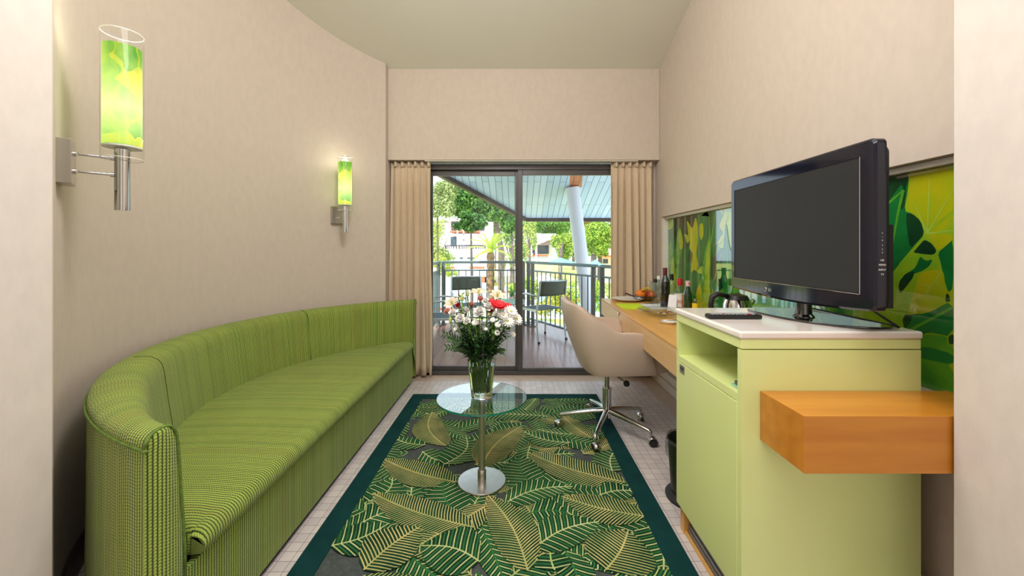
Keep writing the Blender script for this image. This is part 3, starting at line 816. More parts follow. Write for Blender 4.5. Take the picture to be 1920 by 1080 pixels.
m = MB(); m.lathe([(.0, .0), (.034, 0), (.034, .004), (.026, .012), (.024, .07), (.027, .10), (0, .10)], (1.055, 1.46, .952), 24); m.build('stand_neck', 'black', tv, world=True, smooth=40)
m = MB(); st = [(1.20, 1.262), (1.135, 1.256), (1.06, 1.29), (1.0, 1.36), (.968, 1.44), (.955, 1.53), (.95, 1.62), (.96, 1.655), (1.02, 1.70), (1.10, 1.69), (1.16, 1.62), (1.19, 1.52), (1.205, 1.40), (1.215, 1.30)]
st = smoothpoly(st, 2); m.prism(st, .9465, .954); m.build('stand_base', 'black', tv, world=True, bevel=.002)
# marks beside the side buttons and on the bezel
for k, (tx_, z) in enumerate((('+', 1.245), ('-', 1.235), ('v', 1.225), ('^', 1.21), ('|', 1.20), ('v', 1.19), ('OK', 1.168), ('MENU', 1.155), ('INPUT', 1.141), ('TV', 1.128))):
    textmesh(tx_, .0075, 'button_mark', 'white', tv, Vector((tx+.021, ty0-.0006, z))-tv.location, (R(90), 0, 0), .0002)
m = MB(); lg = textmesh('LG', .016, 'bezel_logo', 'steel', tv, Vector((tx-.0006, 1.60, 1.036))-tv.location, (R(90), 0, R(-90)), .0003)
m.tube([(tx-.001, 1.628+.008*cos(2*PI*k/20), 1.036+.008*sin(2*PI*k/20)) for k in range(21)], .0009, 5); m.build('logo_ring', 'steel', tv, world=True)
# remote
rc = thing('remote_control', 'black remote control lying on the white cabinet top before the television', 'remote control', (.80, 1.465, .9465), R(-1))
m = MB(); m.box(-.095, -.022, 0, .095, .022, .016); m.build('casing', 'matblack', rc, bevel=.006, seg=3)
kk = random.Random(4)
for i in range(11):
    for j in range(3):
        m = MB(); m.box(-.083+.0145*i, -.015+.0115*j, .016, -.083+.0145*i+.009, -.015+.0115*j+.007, .0185)
        m.build('button', pm(*(('key_red', (190, 40, 50), .5) if (i, j) in ((9, 0), (3, 1)) else ('key_light', (176, 178, 180), .5))), rc)
# bin
bn = thing('waste_bin', 'black metal waste bin with a clear liner beside the green cabinet', 'bin', (.853, 1.93, 0))
m = MB(); m.lathe([(.0, .012), (.092, .012), (.108, .272), (.112, .276), (.106, .278), (.101, .272), (.087, .02), (0, .02)], (0, 0, 0), 40); m.build('bucket', pm('black_green_mesh', (38, 44, 34), .45, .3, var=.5, vs=120), bn, smooth=40)
m = MB(); m.lathe([(.0, 0), (.118, 0), (.120, .012), (.110, .022), (.094, .03), (.09, .012), (0, .012)], (0, 0, 0), 40); m.build('foot_ring', 'rubber', bn, smooth=40)
m = MB(); rows = []
for z, r, wv in ((.19, .1125, .003), (.225, .116, .004), (.262, .118, .003), (.286, .112, .002), (.284, .103, .003), (.2, .092, .004), (.06, .078, .004)):
    rows.append([((r+wv*sin(k*7+z*60))*cos(2*PI*k/60), (r+wv*sin(k*7+z*60))*sin(2*PI*k/60), z+(.012*sin(k*.9) if z == .19 else 0)) for k in range(60)])
m.grid(rows, closed=True); m.build('bin_liner', thinglass('liner_film', (.80, .82, .84, 1), .25), bn, smooth=True, fixn=False)

# ================================================================ desk chair
ch = thing('swivel_chair', 'mauve beige upholstered swivel chair on five chrome legs at the desk', 'chair', (.61, 2.645, 0), R(2))
def ushape(u, lo):
    """plan of the tub: u -1..1 round the back, lo 0 rim .. 1 bottom"""
    hx, hy = .275, .285; f = .155; a = abs(u); s = -1 if u < 0 else 1
    if a < .5:                  # back curve
        t = a/.5*PI/2; e = .62
        x = -hx*abs(cos(t))**e; y = hy*abs(sin(t))**e
        x = -hx+ (hx-.09)*(1-abs(cos(t))**e)
    else:
        t = (a-.5)/.5; x = -.09+(f+.09)*t; y = hy-.012*t*t
    if lo > 0:
        x = x*(1-.36*lo)+.02*lo if x < 0 else x+ .02*lo
        y = y*(1-.20*lo)
    return x, s*y
def rim(u):
    a = abs(u); t = min(1, max(0, (a-.20)/.52)); t = t*t*(3-2*t)
    return .862+(.702-.862)*t-.012*max(0, (a-.8)/.2)**2
m = MB(); rows = []; NU = 60
for i in range(13):
    w_ = i/12; r = []
    for j in range(NU+1):
        u = -1+2*j/NU; x, y = ushape(u, w_**1.6); z = rim(u)+(.445-rim(u))*w_
        x += .07*w_*max(0, (abs(u)-.5)/.5)**2
        r.append((x, y, z))
    rows.append(r)
bot = []
for q in (.9, .6, .3, .0):
    rows.append([(x*q+.0*(1-q), y*q, .445-.014*(1-q*q)) for x, y, z in rows[12]])
m.grid(rows); sh = m.build('tub_shell', 'leather', ch, smooth=True, fixn=True)
md = sh.modifiers.new('thick', 'SOLIDIFY'); md.thickness = .034; md.offset = 0
md = sh.modifiers.new('bevel', 'BEVEL'); md.width = .013; md.segments = 3; md.limit_method = 'ANGLE'; md.angle_limit = R(50)
m = MB(); rows = []
def seatpt(u, v):
    # u across -1..1, v front-back 0..1
    x = -.19+.54*v; w_ = .205+.03*sin(PI*v*.9) if v < .75 else .225-(v-.75)*.05
    return x, u*w_
sp_ = [(-.19, .1), (-.15, .19), (0, .225), (.2, .235), (.32, .225), (.35, .17), (.355, 0)]
ol = [(x, -y) for x, y in sp_]+[(x, y) for x, y in sp_[-2::-1]]
ol = smoothpoly(ol, 2)
def inset(p, k, cx=.08): return [(cx+(x-cx)*k, y*k) for x, y in p]
R_ = []
for k, z in ((.90, .405), (.97, .415), (1, .44), (1, .475), (.985, .495), (.94, .508), (.8, .514), (.5, .517), (.2, .518)):
    p = inset(ol, k); b = len(m.v); m.v += [(x, y, z+.032) for x, y in p]; R_.append(list(range(b, b+len(p))))
loft(m, R_); m.build('seat_cushion', 'leather', ch, smooth=60)
m = MB(); m.lathe([(.0, .38), (.075, .38), (.075, .425), (0, .43)], (0, 0, 0), 24); m.box(-.10, -.05, .40, .12, .05, .43); m.build('seat_plate', 'matblack', ch, smooth=40)
m = MB(); m.tube([(.02, -.02, .40), (.06, -.11, .375), (.08, -.15, .365)], .006, 8); m.ball((.08, -.16, .363), .02, 12, 1); m.build('height_lever', ['chrome', 'matblack'], ch, smooth=True)
m = MB(); m.lathe([(0, .27), (.0165, .27), (.0165, .39), (0, .39)], (0, 0, 0), 20); m.build('gas_lift', 'steel', ch, smooth=40)
m = MB(); m.lathe([(0, .09), (.027, .09), (.030, .11), (.028, .27), (.031, .275), (.031, .285), (0, .285)], (0, 0, 0), 24); m.build('column_sleeve', 'chrome', ch, smooth=40)
base_a = [26, 98, 170, 242, 314]
for a in base_a:
    a = R(a); c, s = cos(a), sin(a); P = lambda r, z: (r*c, r*s, z)
    m = MB(); m.tube([P(.02, .135), P(.10, .125), P(.20, .108), P(.285, .092), P(.30, .088), P(.304, .078)], [.019, .017, .0145, .0125, .012, .010], 12); lg_ = m.build('base_leg', 'chrome', ch, smooth=50)
    m = MB(); m.lathe([(0, .052), (.007, .052), (.007, .085), (0, .085)], P(.304, 0), 10); m.build('caster_stem', 'steel', lg_, smooth=40)
    sw = a+.7; ax = Vector((-sin(sw), cos(sw), 0)); fw = Vector((cos(sw), sin(sw), 0)); cc = Vector(P(.304, .0265))+fw*.012
    m = MB()
    for s_ in (-1, 1): m.tube([cc+ax*s_*.004, cc+ax*s_*.019], [.026, .0255], 20, 1 if s_ < 0 else 0)
    m.build('caster_wheel', ['steel', 'rubber'], lg_, smooth=40)
    m = MB(); hood = []
    for q in range(9):
        t = R(10+160*q/8); hood.append([tuple(cc+ax*w_+fw*(.029*cos(t))+Vector((0, 0, .029*sin(t)))) for w_ in (-.021, .021)])
    m.grid(hood); m.build('caster_hood', 'chrome', lg_, smooth=True, solid=.002)

# ================================================================ glass side table
gt = thing('glass_side_table', 'small round glass top table on a steel column standing on the rug', 'table', (-.168, 2.05, .0065))
m = MB(); m.lathe([(0, 0), (.123, 0), (.124, .003), (.124, .008), (.121, .012), (.04, .014), (0, .014)], (0, 0, 0), 64); m.build('base_plate', 'steel', gt, smooth=40)
m = MB(); m.lathe([(0, .014), (.022, .014), (.022, .062), (.019, .066), (.0165, .066), (.0165, .425), (0, .425)], (0, 0, 0), 28); m.build('column', 'steel', gt, smooth=40)
m = MB(); m.lathe([(0, .422), (.045, .422), (.045, .428), (0, .428)], (0, 0, 0), 32); m.build('top_mount', 'steel', gt, smooth=40)
m = MB(); tr = .229; m.lathe([(0, .4285), (tr-.001, .4285), (tr, .4292), (tr, .4378), (tr-.001, .4385), (0, .4385)], (0, 0, 0), 96)
tg = m.build('glass_top', 'slab', gt, smooth=30)
m = MB(); m.lathe([(tr+.0004, .4292), (tr+.0004, .4378)], (0, 0, 0), 96); m.f = m.f[:-2]; m.mi = m.mi[:-2]; m.build('glass_edge', 'glassedge', tg, smooth=True, fixn=False)

# ================================================================ vase and bouquet
VX, VY, VZ = -.168, 2.05, .4455
va = thing('glass_vase', 'clear faceted glass vase of water and stems on the round glass table', 'vase', (VX, VY, VZ))
seg = 10
m = MB(); ro = [(0, 0), (.052, 0), (.055, .006), (.079, .238), (.0765, .2385), (.051, .026), (.03, .022), (0, .022)]
m.lathe(ro, (0, 0, 0), seg, rot=.3); m.build('vase_body', 'vase', va, smooth=25)
m = MB(); m.lathe([(0, .0225), (.03, .0225), (.0505, .0265), (.066, .165), (0, .165)], (0, 0, 0), seg, rot=.3); m.build('water', 'water', va, smooth=25)
rb = random.Random(21)
def stemline(head, k):
    a = rb.uniform(0, 2*PI); foot = Vector((VX+.030*cos(a), VY+.030*sin(a), VZ+.03))
    h = Vector(head); dirv = Vector((h.x-VX, h.y-VY, 0)); dl = min(.055, dirv.length*.42); dv = dirv.normalized() if dirv.length > 1e-4 else Vector((1, 0, 0))
    rimp = Vector((VX, VY, VZ+.215))+dv*dl+Vector((rb.uniform(-.012, .012), rb.uniform(-.012, .012), 0))
    if (rimp.xy-Vector((VX, VY))).length > .066: rimp = Vector((VX, VY, VZ+.215))+dv*.062
    pts = []
    for i in range(5): t = i/4; pts.append(foot.lerp(rimp, t))
    c = rimp+(rimp-foot).normalized()*(h-rimp).length*.45
    for i in range(1, 6):
        t = i/5; pts.append(rimp*(1-t)**2+c*2*t*(1-t)+h*t*t)
    return pts
def petal(m, c, out, up, L, W, curl, mat=0, n=4, cup=.3):
    c = Vector(c); out = Vector(out).normalized(); up = Vector(up).normalized(); side = out.cross(up).normalized(); rows = []
    for i in range(n+1):
        t = i/n; w_ = W*(sin(PI*min(.97, t*.82+.12)))**.8; p = c+out*(L*t)+up*(curl*L*t*t)
        rows.append([tuple(p-side*w_+up*cup*w_), tuple(p), tuple(p+side*w_+up*cup*w_)])
    m.grid(rows, mat)
def carnation(m, c, ax, r, mat=0, n=46, rs=0):
    q = random.Random(rs); x, y = basis(ax); ax = Vector(ax).normalized()
    for i in range(n):
        t = (i+.5)/n; el = R(85-80*t); a = i*2.4; d = (x*cos(a)+y*sin(a))*cos(el)+ax*sin(el)
        u = (ax*cos(el)-(x*cos(a)+y*sin(a))*sin(el))
        petal(m, Vector(c)+d*r*.25, d+u*q.uniform(-.15, .3), u, r*q.uniform(.65, .85), r*.33, q.uniform(-.2, .45), mat, 3, q.uniform(-.5, .6))
def daisy(m, c, ax, r, n, mat=0, eye=1, eyer=.25, curl=.1, rowsn=1):
    x, y = basis(ax); ax = Vector(ax).normalized()
    for k in range(rowsn):
        for i in range(n):
            a = 2*PI*(i+.5*k)/n; d = x*cos(a)+y*sin(a); petal(m, Vector(c)+d*r*eyer*.6+ax*.002*k, d+ax*.25*k, ax, r*(1-.22*k), r*PI/n*.95, curl, mat, 3, .1)
    m.ball(Vector(c)+ax*.002, r*eyer, 8, eye, .6)
def leaf(m, p, d, up, L, W, mat=0): petal(m, p, d, up, L, W, -.15, mat, 5, .15)
def flower(name, kind, px, py, dd, label, mat, r, group=None):
    h = at(px, py, dd); t = thing(name, label, 'flower', (VX, VY, VZ+.03), 0, group)
    pts = stemline(h, 0); m = MB(); m.tube(pts, .0022, 6)
    ax = (Vector(pts[-1])-Vector(pts[-2])).normalized(); ax = (ax+Vector((0, -.55, .15))).normalized()
    st_ = m.build('stem', 'stem', t, smooth=True, world=True)
    m = MB()
    for k in range(rb.choice((2, 3, 4))):
        i = rb.randint(6, 8); a = rb.uniform(0, 2*PI); leaf(m, pts[i], (cos(a), sin(a), rb.uniform(-.1, .8)), (0, 0, 1), rb.uniform(.03, .055), rb.uniform(.005, .009))
    m.build('leaves', rb.choice(('leafd', 'leafm', 'leafd')), t, world=True, fixn=False, smooth=True)
    m = MB(); nm = 'petals'
    if kind == 'carnation': carnation(m, h, ax, r, rs=int(px)); m.tube([h-ax*r*.9, h-ax*.1*r], [.003, r*.3], 8, 1); ms = [mat, 'leafm']
    elif kind == 'gerbera': daisy(m, h, ax, r, 22, 0, 1, .22, .05, 2); ms = [mat, 'pred']
    elif kind == 'daisy': daisy(m, h, ax, r, 14, 0, 1, .25, .1, 2); ms = [mat, 'eye']
    elif kind == 'lily':
        x, y = basis(ax)
        for i in range(6):
            a = 2*PI*i/6+(px % 7); d_ = x*cos(a)+y*sin(a); petal(m, h, d_*.75+ax*.7, ax, r, r*.26, -.35, 0, 6, .25)
        for i in range(5): a = 2*PI*i/5; m.tube([h, h+ax*r*.6+(x*cos(a)+y*sin(a))*r*.15], .0012, 5, 1)
        ms = [mat, 'eye']
    elif kind == 'bud': m.lathe([(.001, 0), (r*.32, r*.3), (r*.36, r*.7), (r*.22, r*1.3), (.001, r*1.7)], h, 8); ms = [mat]; nm = 'bud'
    m.build(nm, ms, t, world=True, fixn=False, smooth=True)
    return t
WG = 'white carnations in the bouquet'
for (nm, kd, px, py, dd, lb, mt, r) in (
    ('carnation', 'carnation', 899, 587, 1.93, 'largest white carnation at the front centre of the bouquet', 'pwhite', .027),
    ('carnation', 'carnation', 915, 577, 1.97, 'white carnation just left of the large red gerbera', 'pwhite', .023),
    ('carnation', 'carnation', 911, 566, 2.03, 'white carnation above the front centre pair of the bouquet', 'pwhite', .018),
    ('carnation', 'carnation', 930, 590, 1.95, 'small white carnation directly below the red gerbera', 'pwhite', .017),
    ('carnation', 'carnation', 864, 598, 1.95, 'white carnation low at the left front of the bouquet', 'pwhite', .024),
    ('carnation', 'carnation', 850, 588, 2.00, 'white carnation at the far left of the bouquet above the fern', 'pwhite', .020),
    ('carnation', 'carnation', 876, 603, 1.93, 'white carnation between the low left one and the centre', 'pwhite', .018),
    ('carnation', 'carnation', 873, 583, 2.02, 'white carnation in the left middle of the bouquet', 'pwhite', .018),
    ('chrysanthemum', 'daisy', 958, 584, 2.0, 'white chrysanthemum right of the red gerbera, topmost of three', 'pwhite', .028),
    ('chrysanthemum', 'daisy', 968, 598, 2.02, 'white chrysanthemum at the far right edge of the bouquet', 'pwhite', .028),
    ('chrysanthemum', 'daisy', 952, 602, 1.97, 'white chrysanthemum lower right, left of the edge one', 'pwhite', .026),
    ('chrysanthemum', 'daisy', 943, 592, 1.96, 'white chrysanthemum nearest the red gerbera on its lower right', 'pwhite', .020),
    ('daisy', 'daisy', 891, 605, 1.93, 'small white daisy below the large front carnation', 'pwhite', .014),
    ('daisy', 'daisy', 899, 604, 1.95, 'small white daisy with green eye right of its neighbour below the carnation', 'pwhite', .010),
    ('daisy', 'daisy', 924, 600, 1.93, 'small white daisy below the small carnation', 'pwhite', .011),
    ('daisy', 'daisy', 933, 609, 1.93, 'small white daisy in the dark greenery at the right', 'pwhite', .012),
    ('daisy', 'daisy', 932, 624, 1.93, 'lowest small white daisy in the greenery', 'pwhite', .011),
    ('daisy', 'daisy', 911, 617, 1.92, 'tiny white daisy in the middle of the dark greenery', 'pwhite', .007),
    ('daisy', 'daisy', 962, 627, 2.0, 'small white daisy hanging lowest at the right edge', 'pwhite', .012),
    ('daisy', 'daisy', 854, 617, 1.96, 'tiny white daisy over the fern at the lower left', 'pwhite', .008),
    ('gerbera', 'gerbera', 935, 572, 1.97, 'large bright red gerbera at the upper right of the bouquet', 'pred', .036),
    ('gerbera', 'gerbera', 921, 566, 2.03, 'smaller red gerbera partly behind the large one', 'pred', .022),
    ('gerbera', 'gerbera', 953, 573, 2.04, 'dark red gerbera seen edge on at the right of the large one', 'pred', .018),
    ('red_carnation', 'carnation', 859, 574, 2.02, 'small red carnation at the upper left of the bouquet', 'pred', .014),
    ('red_carnation', 'carnation', 922, 584, 1.98, 'small red carnation tucked under the large gerbera', 'pred', .010),
    ('pink_carnation', 'carnation', 840, 585, 2.03, 'pink carnation at the far left edge of the bouquet', 'ppink', .018),
    ('pink_carnation', 'carnation', 901, 562, 2.06, 'pink carnation at the top centre of the bouquet', 'ppink', .018),
    ('pink_carnation', 'carnation', 884, 573, 2.05, 'pink carnation left of the centre behind the white ones', 'ppink', .017),
    ('lily', 'lily', 849, 572, 2.08, 'cream lily at the upper left of the bouquet', 'pcream', .058),
    ('lily', 'lily', 897, 553, 2.10, 'cream lily rising at the top centre of the bouquet', 'pcream', .058),
    ('lily', 'lily', 932, 558, 2.10, 'cream lily at the top right behind the red gerbera', 'pcream', .058),
    ('lily_bud', 'bud', 877, 557, 2.03, 'green lily bud standing up at the top of the bouquet', 'budg', .022),
    ('lily_bud', 'bud', 866, 566, 2.0, 'pointed green lily bud left of the upright one', 'budg', .024),
    ('lily_bud', 'bud', 844, 606, 1.97, 'pale yellow green lily bud low at the left edge', 'budg', .020)):
    flower(nm, kd, px, py, dd, lb, mt, r*(1.18 if kd in ('carnation', 'daisy') else 1.05))
# foliage of the bouquet
def spray(name, px, py, dd, label, mat, kind, L=.05):
    h = at(px, py, dd); t = thing(name, label, 'greenery', (VX, VY, VZ+.03)); pts = stemline(h, 0); m = MB(); m.tube(pts, .0018, 6); m.build('stem', 'stem' if kind != 'twig' else 'twig', t, world=True, smooth=True)
    m = MB()
    if kind == 'fern':
        for i in range(5, 10):
            a, b = Vector(pts[i-1]), Vector(pts[i])
            for q in range(3):
                p = a.lerp(b, q/3); dv = (b-a).normalized()
                for s_ in (-1, 1):
                    sd = dv.cross(Vector((0, -1, .3))).normalized()*s_; leaf(m, p, sd+dv*.9, (0, -1, .4), L*rb.uniform(.35, .6), .0042)
    elif kind == 'bush':
        for i in range(4, 10):
            for q in range(9):
                a = rb.uniform(0, 2*PI); leaf(m, pts[i]+Vector((rb.uniform(-.012, .012), rb.uniform(-.012, .012), rb.uniform(-.012, .012))), (cos(a), sin(a), rb.uniform(-.5, .9)), (0, 0, 1), L*rb.uniform(.6, 1.2), L*.19)
    elif kind == 'twig':
        for i in range(6, 10):
            leaf(m, pts[i], (rb.uniform(-1, 1), -.3, 1), (0, -1, 0), .012, .002)
    m.build('leaves', mat, t, world=True, fixn=False, smooth=True)
for (nm, px, py, dd, lb, mt, kd, L) in (
    ('fern_sprig', 834, 652, 2.0, 'dark fern sprig drooping lowest at the left of the bouquet', 'leafd', 'fern', .05),
    ('fern_sprig', 828, 625, 2.0, 'dark fern sprig reaching furthest left', 'leafd', 'fern', .05),
    ('fern_sprig', 838, 636, 1.96, 'dark fern sprig between the furthest left and the lowest one', 'leafd', 'fern', .05),
    ('fern_sprig', 850, 655, 1.97, 'dark fern sprig hanging beside the vase rim at the left', 'leafd', 'fern', .04),
    ('fern_sprig', 946, 660, 1.97, 'fern sprig hanging lowest at the right of the vase rim', 'leafd', 'fern', .04),
    ('leafy_branch', 880, 632, 1.96, 'leafy branch left of the centre above the vase rim', 'leafd', 'bush', .042),
    ('leafy_branch', 905, 622, 1.95, 'leafy branch in the centre of the bouquet below the white carnations', 'leafd', 'bush', .045),
    ('leafy_branch', 925, 612, 1.97, 'leafy branch below the small carnations right of the centre', 'leafm', 'bush', .045),
    ('leafy_branch', 940, 628, 1.99, 'leafy branch at the lower right of the bouquet', 'leafd', 'bush', .042),
    ('leafy_branch', 865, 618, 1.98, 'leafy branch above the fern at the left', 'leafd', 'bush', .042),
    ('leafy_branch', 890, 610, 2.0, 'leafy branch behind the small daisies', 'leafm', 'bush', .042),
    ('leafy_branch', 958, 612, 2.03, 'leafy branch under the right hand chrysanthemums', 'leafm', 'bush', .036),
    ('leafy_branch', 915, 640, 1.97, 'leafy branch just over the middle of the vase rim', 'leafd', 'bush', .04),
    ('leafy_branch', 896, 640, 1.93, 'leafy branch low at the front left of the vase rim', 'leafd', 'bush', .04),
    ('leafy_branch', 930, 645, 1.96, 'leafy branch low at the front right of the vase rim', 'leafd', 'bush', .038),
    ('leafy_branch', 868, 640, 1.95, 'leafy branch spreading low to the left above the fern', 'leafd', 'bush', .045),
    ('leafy_branch', 900, 598, 2.03, 'leafy branch behind the largest white carnation', 'leafm', 'bush', .045),
    ('leafy_branch', 930, 590, 2.05, 'leafy branch behind the red gerberas', 'leafd', 'bush', .042),
    ('leafy_branch', 862, 590, 2.05, 'leafy branch behind the left white carnations', 'leafm', 'bush', .042),
    ('leafy_branch', 866, 560, 2.03, 'bright leafy branch at the top left beside the lily buds', 'leafm', 'bush', .04),
    ('bare_twig', 857, 530, 2.0, 'thin dark twig rising above the bouquet at the left', 'twig', 'twig', .02),
    ('bare_twig', 876, 524, 2.03, 'thin twig at the very top of the bouquet right of the other', 'leafm', 'twig', .02)):
    spray(nm, px, py, dd, lb, mt, kd, L)

# ================================================================ wall lamps
def shademat():
    a = N('backlit_leaf_print'); o = a.obj()
    wv = a.noise(a.scale(o, (1, 1, .8)), 9, 3, .5, 1.4); vo = a.n('TexVoronoi', feature='SMOOTH_F1', i_Scale=11, i_Smoothness=.15)
    nz = a.n('TexNoise', i_Scale=6, i_Detail=2); a.l(o, nz.inputs['Vector'])
    va_ = a.n('VectorMath', operation='SCALE'); a.l(nz.outputs[1], va_.inputs[0]); va_.inputs['Scale'].default_value = .22
    vb_ = a.n('VectorMath', operation='ADD'); a.l(o, vb_.inputs[0]); a.l(va_.outputs[0], vb_.inputs[1]); a.l(vb_.outputs[0], vo.inputs['Vector'])
    sp = a.n('SeparateXYZ'); a.l(vo.outputs['Color'], sp.inputs[0])
    c1 = a.ramp(sp.outputs[0], [(0, rgba((50, 140, 36))), (.14, rgba((110, 196, 44))), (.34, rgba((206, 226, 20))), (.66, rgba((246, 232, 10))), (.88, rgba((96, 190, 50)))], 'CONSTANT')
    c2 = a.mix(a.ramp(wv, [(.4, (0, 0, 0, 1)), (.62, (1, 1, 1, 1))]), c1, rgba((176, 226, 50)))
    z = a.n('SeparateXYZ'); a.l(o, z.inputs[0])      # the bulb inside glows strongest half way up
    g = a.math('SUBTRACT', 1, a.math('MULTIPLY', a.math('ABSOLUTE', a.math('SUBTRACT', z.outputs[2], .355)), 5.5))
    g = a.math('MAXIMUM', g, 0)
    col = a.mix(a.math('MULTIPLY', g, .5), c2, (1, 1, .5, 1))
    st_ = a.math('ADD', a.math('MULTIPLY', g, .75), .75)
    a.set(rough=.3, color=(.02, .02, .02, 1)); a.l(col, a.b.inputs['Emission Color']); a.l(st_, a.b.inputs['Emission Strength'])
    return a.m
M['shade'] = shademat()
def wall_lamp(deg, label, rot=0):
    ox, oy = arc(CR, deg); a = R(deg+180); t = thing('wall_lamp', label, 'wall lamp', (ox, oy, 1.34), a, None)
    m = MB(); m.box(.0, -.055, .072, .035, .055, .215); m.build('wall_plate', 'steel', t, bevel=.002)
    for z in (.118, .176):
        m = MB(); m.tube([(.03, 0, z), (.135, 0, z)], .0045, 10); m.lathe([(0, -.004), (.008, -.004), (.008, .004), (0, .004)], (.04, 0, z), 10); m.tube([(.034, 0, z), (.042, 0, z)], .0085, 12); m.tube([(.12, 0, z), (.13, 0, z)], .0085, 12)
        m.build('arm', 'chrome', t, smooth=40)
    m = MB(); m.lathe([(0, -.005), (.021, -.005), (.021, .21), (0, .21)], (.15, 0, 0), 28); m.build('stem', 'chrome', t, smooth=40)
    m = MB(); m.lathe([(.052, .222), (.052, .565)], (.15, 0, 0), 48); m.f = m.f[:-2]; m.mi = m.mi[:-2]
    sh_ = m.build('shade_print', 'shade', t, smooth=True)
    m = MB(); m.lathe([(0, .214), (.053, .214), (.053, .219), (0, .219)], (.15, 0, 0), 40); m.ball((.15-.03, .0, .226), .008, 10); m.ball((.15+.03, .0, .226), .008, 10); m.ball((.15, .03, .226), .008, 10); m.build('shade_holder', 'white', t, smooth=40)
    m = MB(); m.lathe([(.0565, .175), (.0565, .615)], (.15, 0, 0), 48); m.f = m.f[:-2]; m.mi = m.mi[:-2]; m.build('glass_cylinder', 'clear', t, smooth=True, fixn=False)
    m = MB()
    for z in (.175, .615): m.tube([(.15+.0565*cos(2*PI*k/48), .0565*sin(2*PI*k/48), z) for k in range(49)], .0012, 6, cap=False)
    m.build('glass_rim', pm('polished_glass_rim', (240, 240, 232), .2), t, smooth=True)
    for_lamp = lamp('wall_lamp_bulb', 'POINT', (ox+.15*cos(a), oy+.15*sin(a), 1.34+.592), (0, 0, 0), .7, (1, .95, .72), shadow_soft_size=.03)
    for_lamp.parent = t; for_lamp.location = (.15, 0, .592)
    return t
dA = 360-math.degrees(math.acos((-1.49-CX)/CR))
wall_lamp(dA+.2, 'nearer wall lamp with green leaf print shade, at the left edge beside the opening')
wall_lamp(360-dA, 'farther wall lamp with green leaf print shade, above the middle of the sofa back')

# ================================================================ things on the desk
DZ = .7502
pl = thing('dinner_plate', 'white plate with a folded napkin and knife at the window end of the desk', 'plate', (.985, 3.49, DZ))
m = MB(); m.lathe([(0, 0), (.085, 0), (.13, .016), (.138, .022), (.134, .023), (.085, .007), (0, .006)], (0, 0, 0), 40); m.build('dish', 'white', pl, smooth=40)
m = MB(); m.poly([(-.05, -.06, .03), (.06, -.03, .012), (.05, .07, .012)]); m.poly([(-.05, -.06, .03), (.05, .07, .012), (-.02, .05, .035)])
kn = thing('table_knife', 'dark handled knife resting across the white plate', 'knife', (1.06, 3.5, DZ+.024), R(155))
m = MB(); m.tube([(0, 0, .006), (.09, 0, .035)], [.005, .007], 8); m.build('handle', pm('dark_wood_handle', (60, 40, 30), .5), kn, smooth=True)
m = MB(); m.prism([(-.09, -.008), (0, -.006), (0, .006), (-.08, .008)], 0, .002); m.build('blade', 'chrome', kn)
m = MB(); m.prism([(1.05, 3.42), (1.13, 3.44), (1.12, 3.53), (1.06, 3.52)], DZ+.0235, DZ+.029); m.poly([(1.05, 3.42, DZ+.03), (1.13, 3.44, DZ+.03), (1.10, 3.49, DZ+.06)]); m.poly([(1.13, 3.44, DZ+.03), (1.12, 3.53, DZ+.03), (1.10, 3.49, DZ+.06)]); m.poly([(1.12, 3.53, DZ+.03), (1.05, 3.42, DZ+.03), (1.10, 3.49, DZ+.06)])
tag(m.build('paper_napkin', pm('pale_blue_napkin', (222, 232, 240), .8)), 'pale folded napkin on the right rim of the white plate', 'napkin')
m = MB(); m.prism([(.825, 3.27), (1.01, 3.27), (.995, 2.98), (.815, 2.98)], DZ, DZ+.006)
tag(m.build('notepad', pm('acid_yellow_paper', (204, 228, 20), .6), bevel=.001), 'flat acid yellow green folder on the desk before the plate', 'notepad')
m = MB(); m.prism([(1.02, 3.27), (1.19, 3.27), (1.185, 3.0), (1.015, 3.0)], DZ, DZ+.003)
tag(m.build('paper_sheet', pm('white_paper', (232, 234, 244), .7)), 'white sheet of paper lying beside the yellow green folder', 'paper')
# fruit bowl
fb = thing('fruit_bowl', 'dark shallow bowl of fruit at the far end of the desk', 'bowl', (1.145, 3.50, DZ))
m = MB(); m.lathe([(0, 0), (.05, 0), (.085, .02), (.105, .045), (.102, .046), (.08, .024), (.048, .006), (0, .005)], (0, 0, 0), 36); m.build('bowl', pm('dark_olive_glass', (54, 44, 30), .1, coat=1), fb, smooth=40)
def fruit(name, x, y, z, r, mat, label, sz=.92, stretch=1):
    t = thing(name, label, 'fruit', (x, y, z)); m = MB(); n = 14
    m.lathe([(max(1e-6, r*sin(PI*i/n)), -r*sz*cos(PI*i/n)-(.12*r if i in (0, n) else 0)*(-1 if i == 0 else 1)) for i in range(n+1)], (0, 0, 0), 24, sx=stretch); m.build('flesh', mat, t, smooth=True)
    m = MB(); m.tube([(0, 0, r*sz*.8), (.002, 0, r*sz*1.12)], .0015, 6); m.build('stalk', 'twig', t)
org = pm('orange_peel', (238, 120, 20), .45, c2=(244, 138, 30), vs=30, bump=.2, bs=200); app = pm('red_apple_skin', (176, 34, 24), .25, c2=(220, 110, 50), vs=18, stretch=(1, 1, .3)); 
fruit('orange', 1.10, 3.49, DZ+.056, .043, org, 'orange at the left of the fruit bowl')
fruit('apple', 1.185, 3.455, DZ+.05, .042, app, 'red apple at the right front of the fruit bowl')
fruit('apple', 1.165, 3.54, DZ+.05, .04, app, 'red apple behind the other fruit in the bowl')
m = MB(); pts = [(1.09+.10*t, 3.445+.02*sin(3*t), DZ+.088+.018*sin(PI*t)) for t in (0, .15, .3, .5, .7, .85, 1)]; m.tube(pts, [.004, .012, .016, .017, .016, .011, .004], 10)
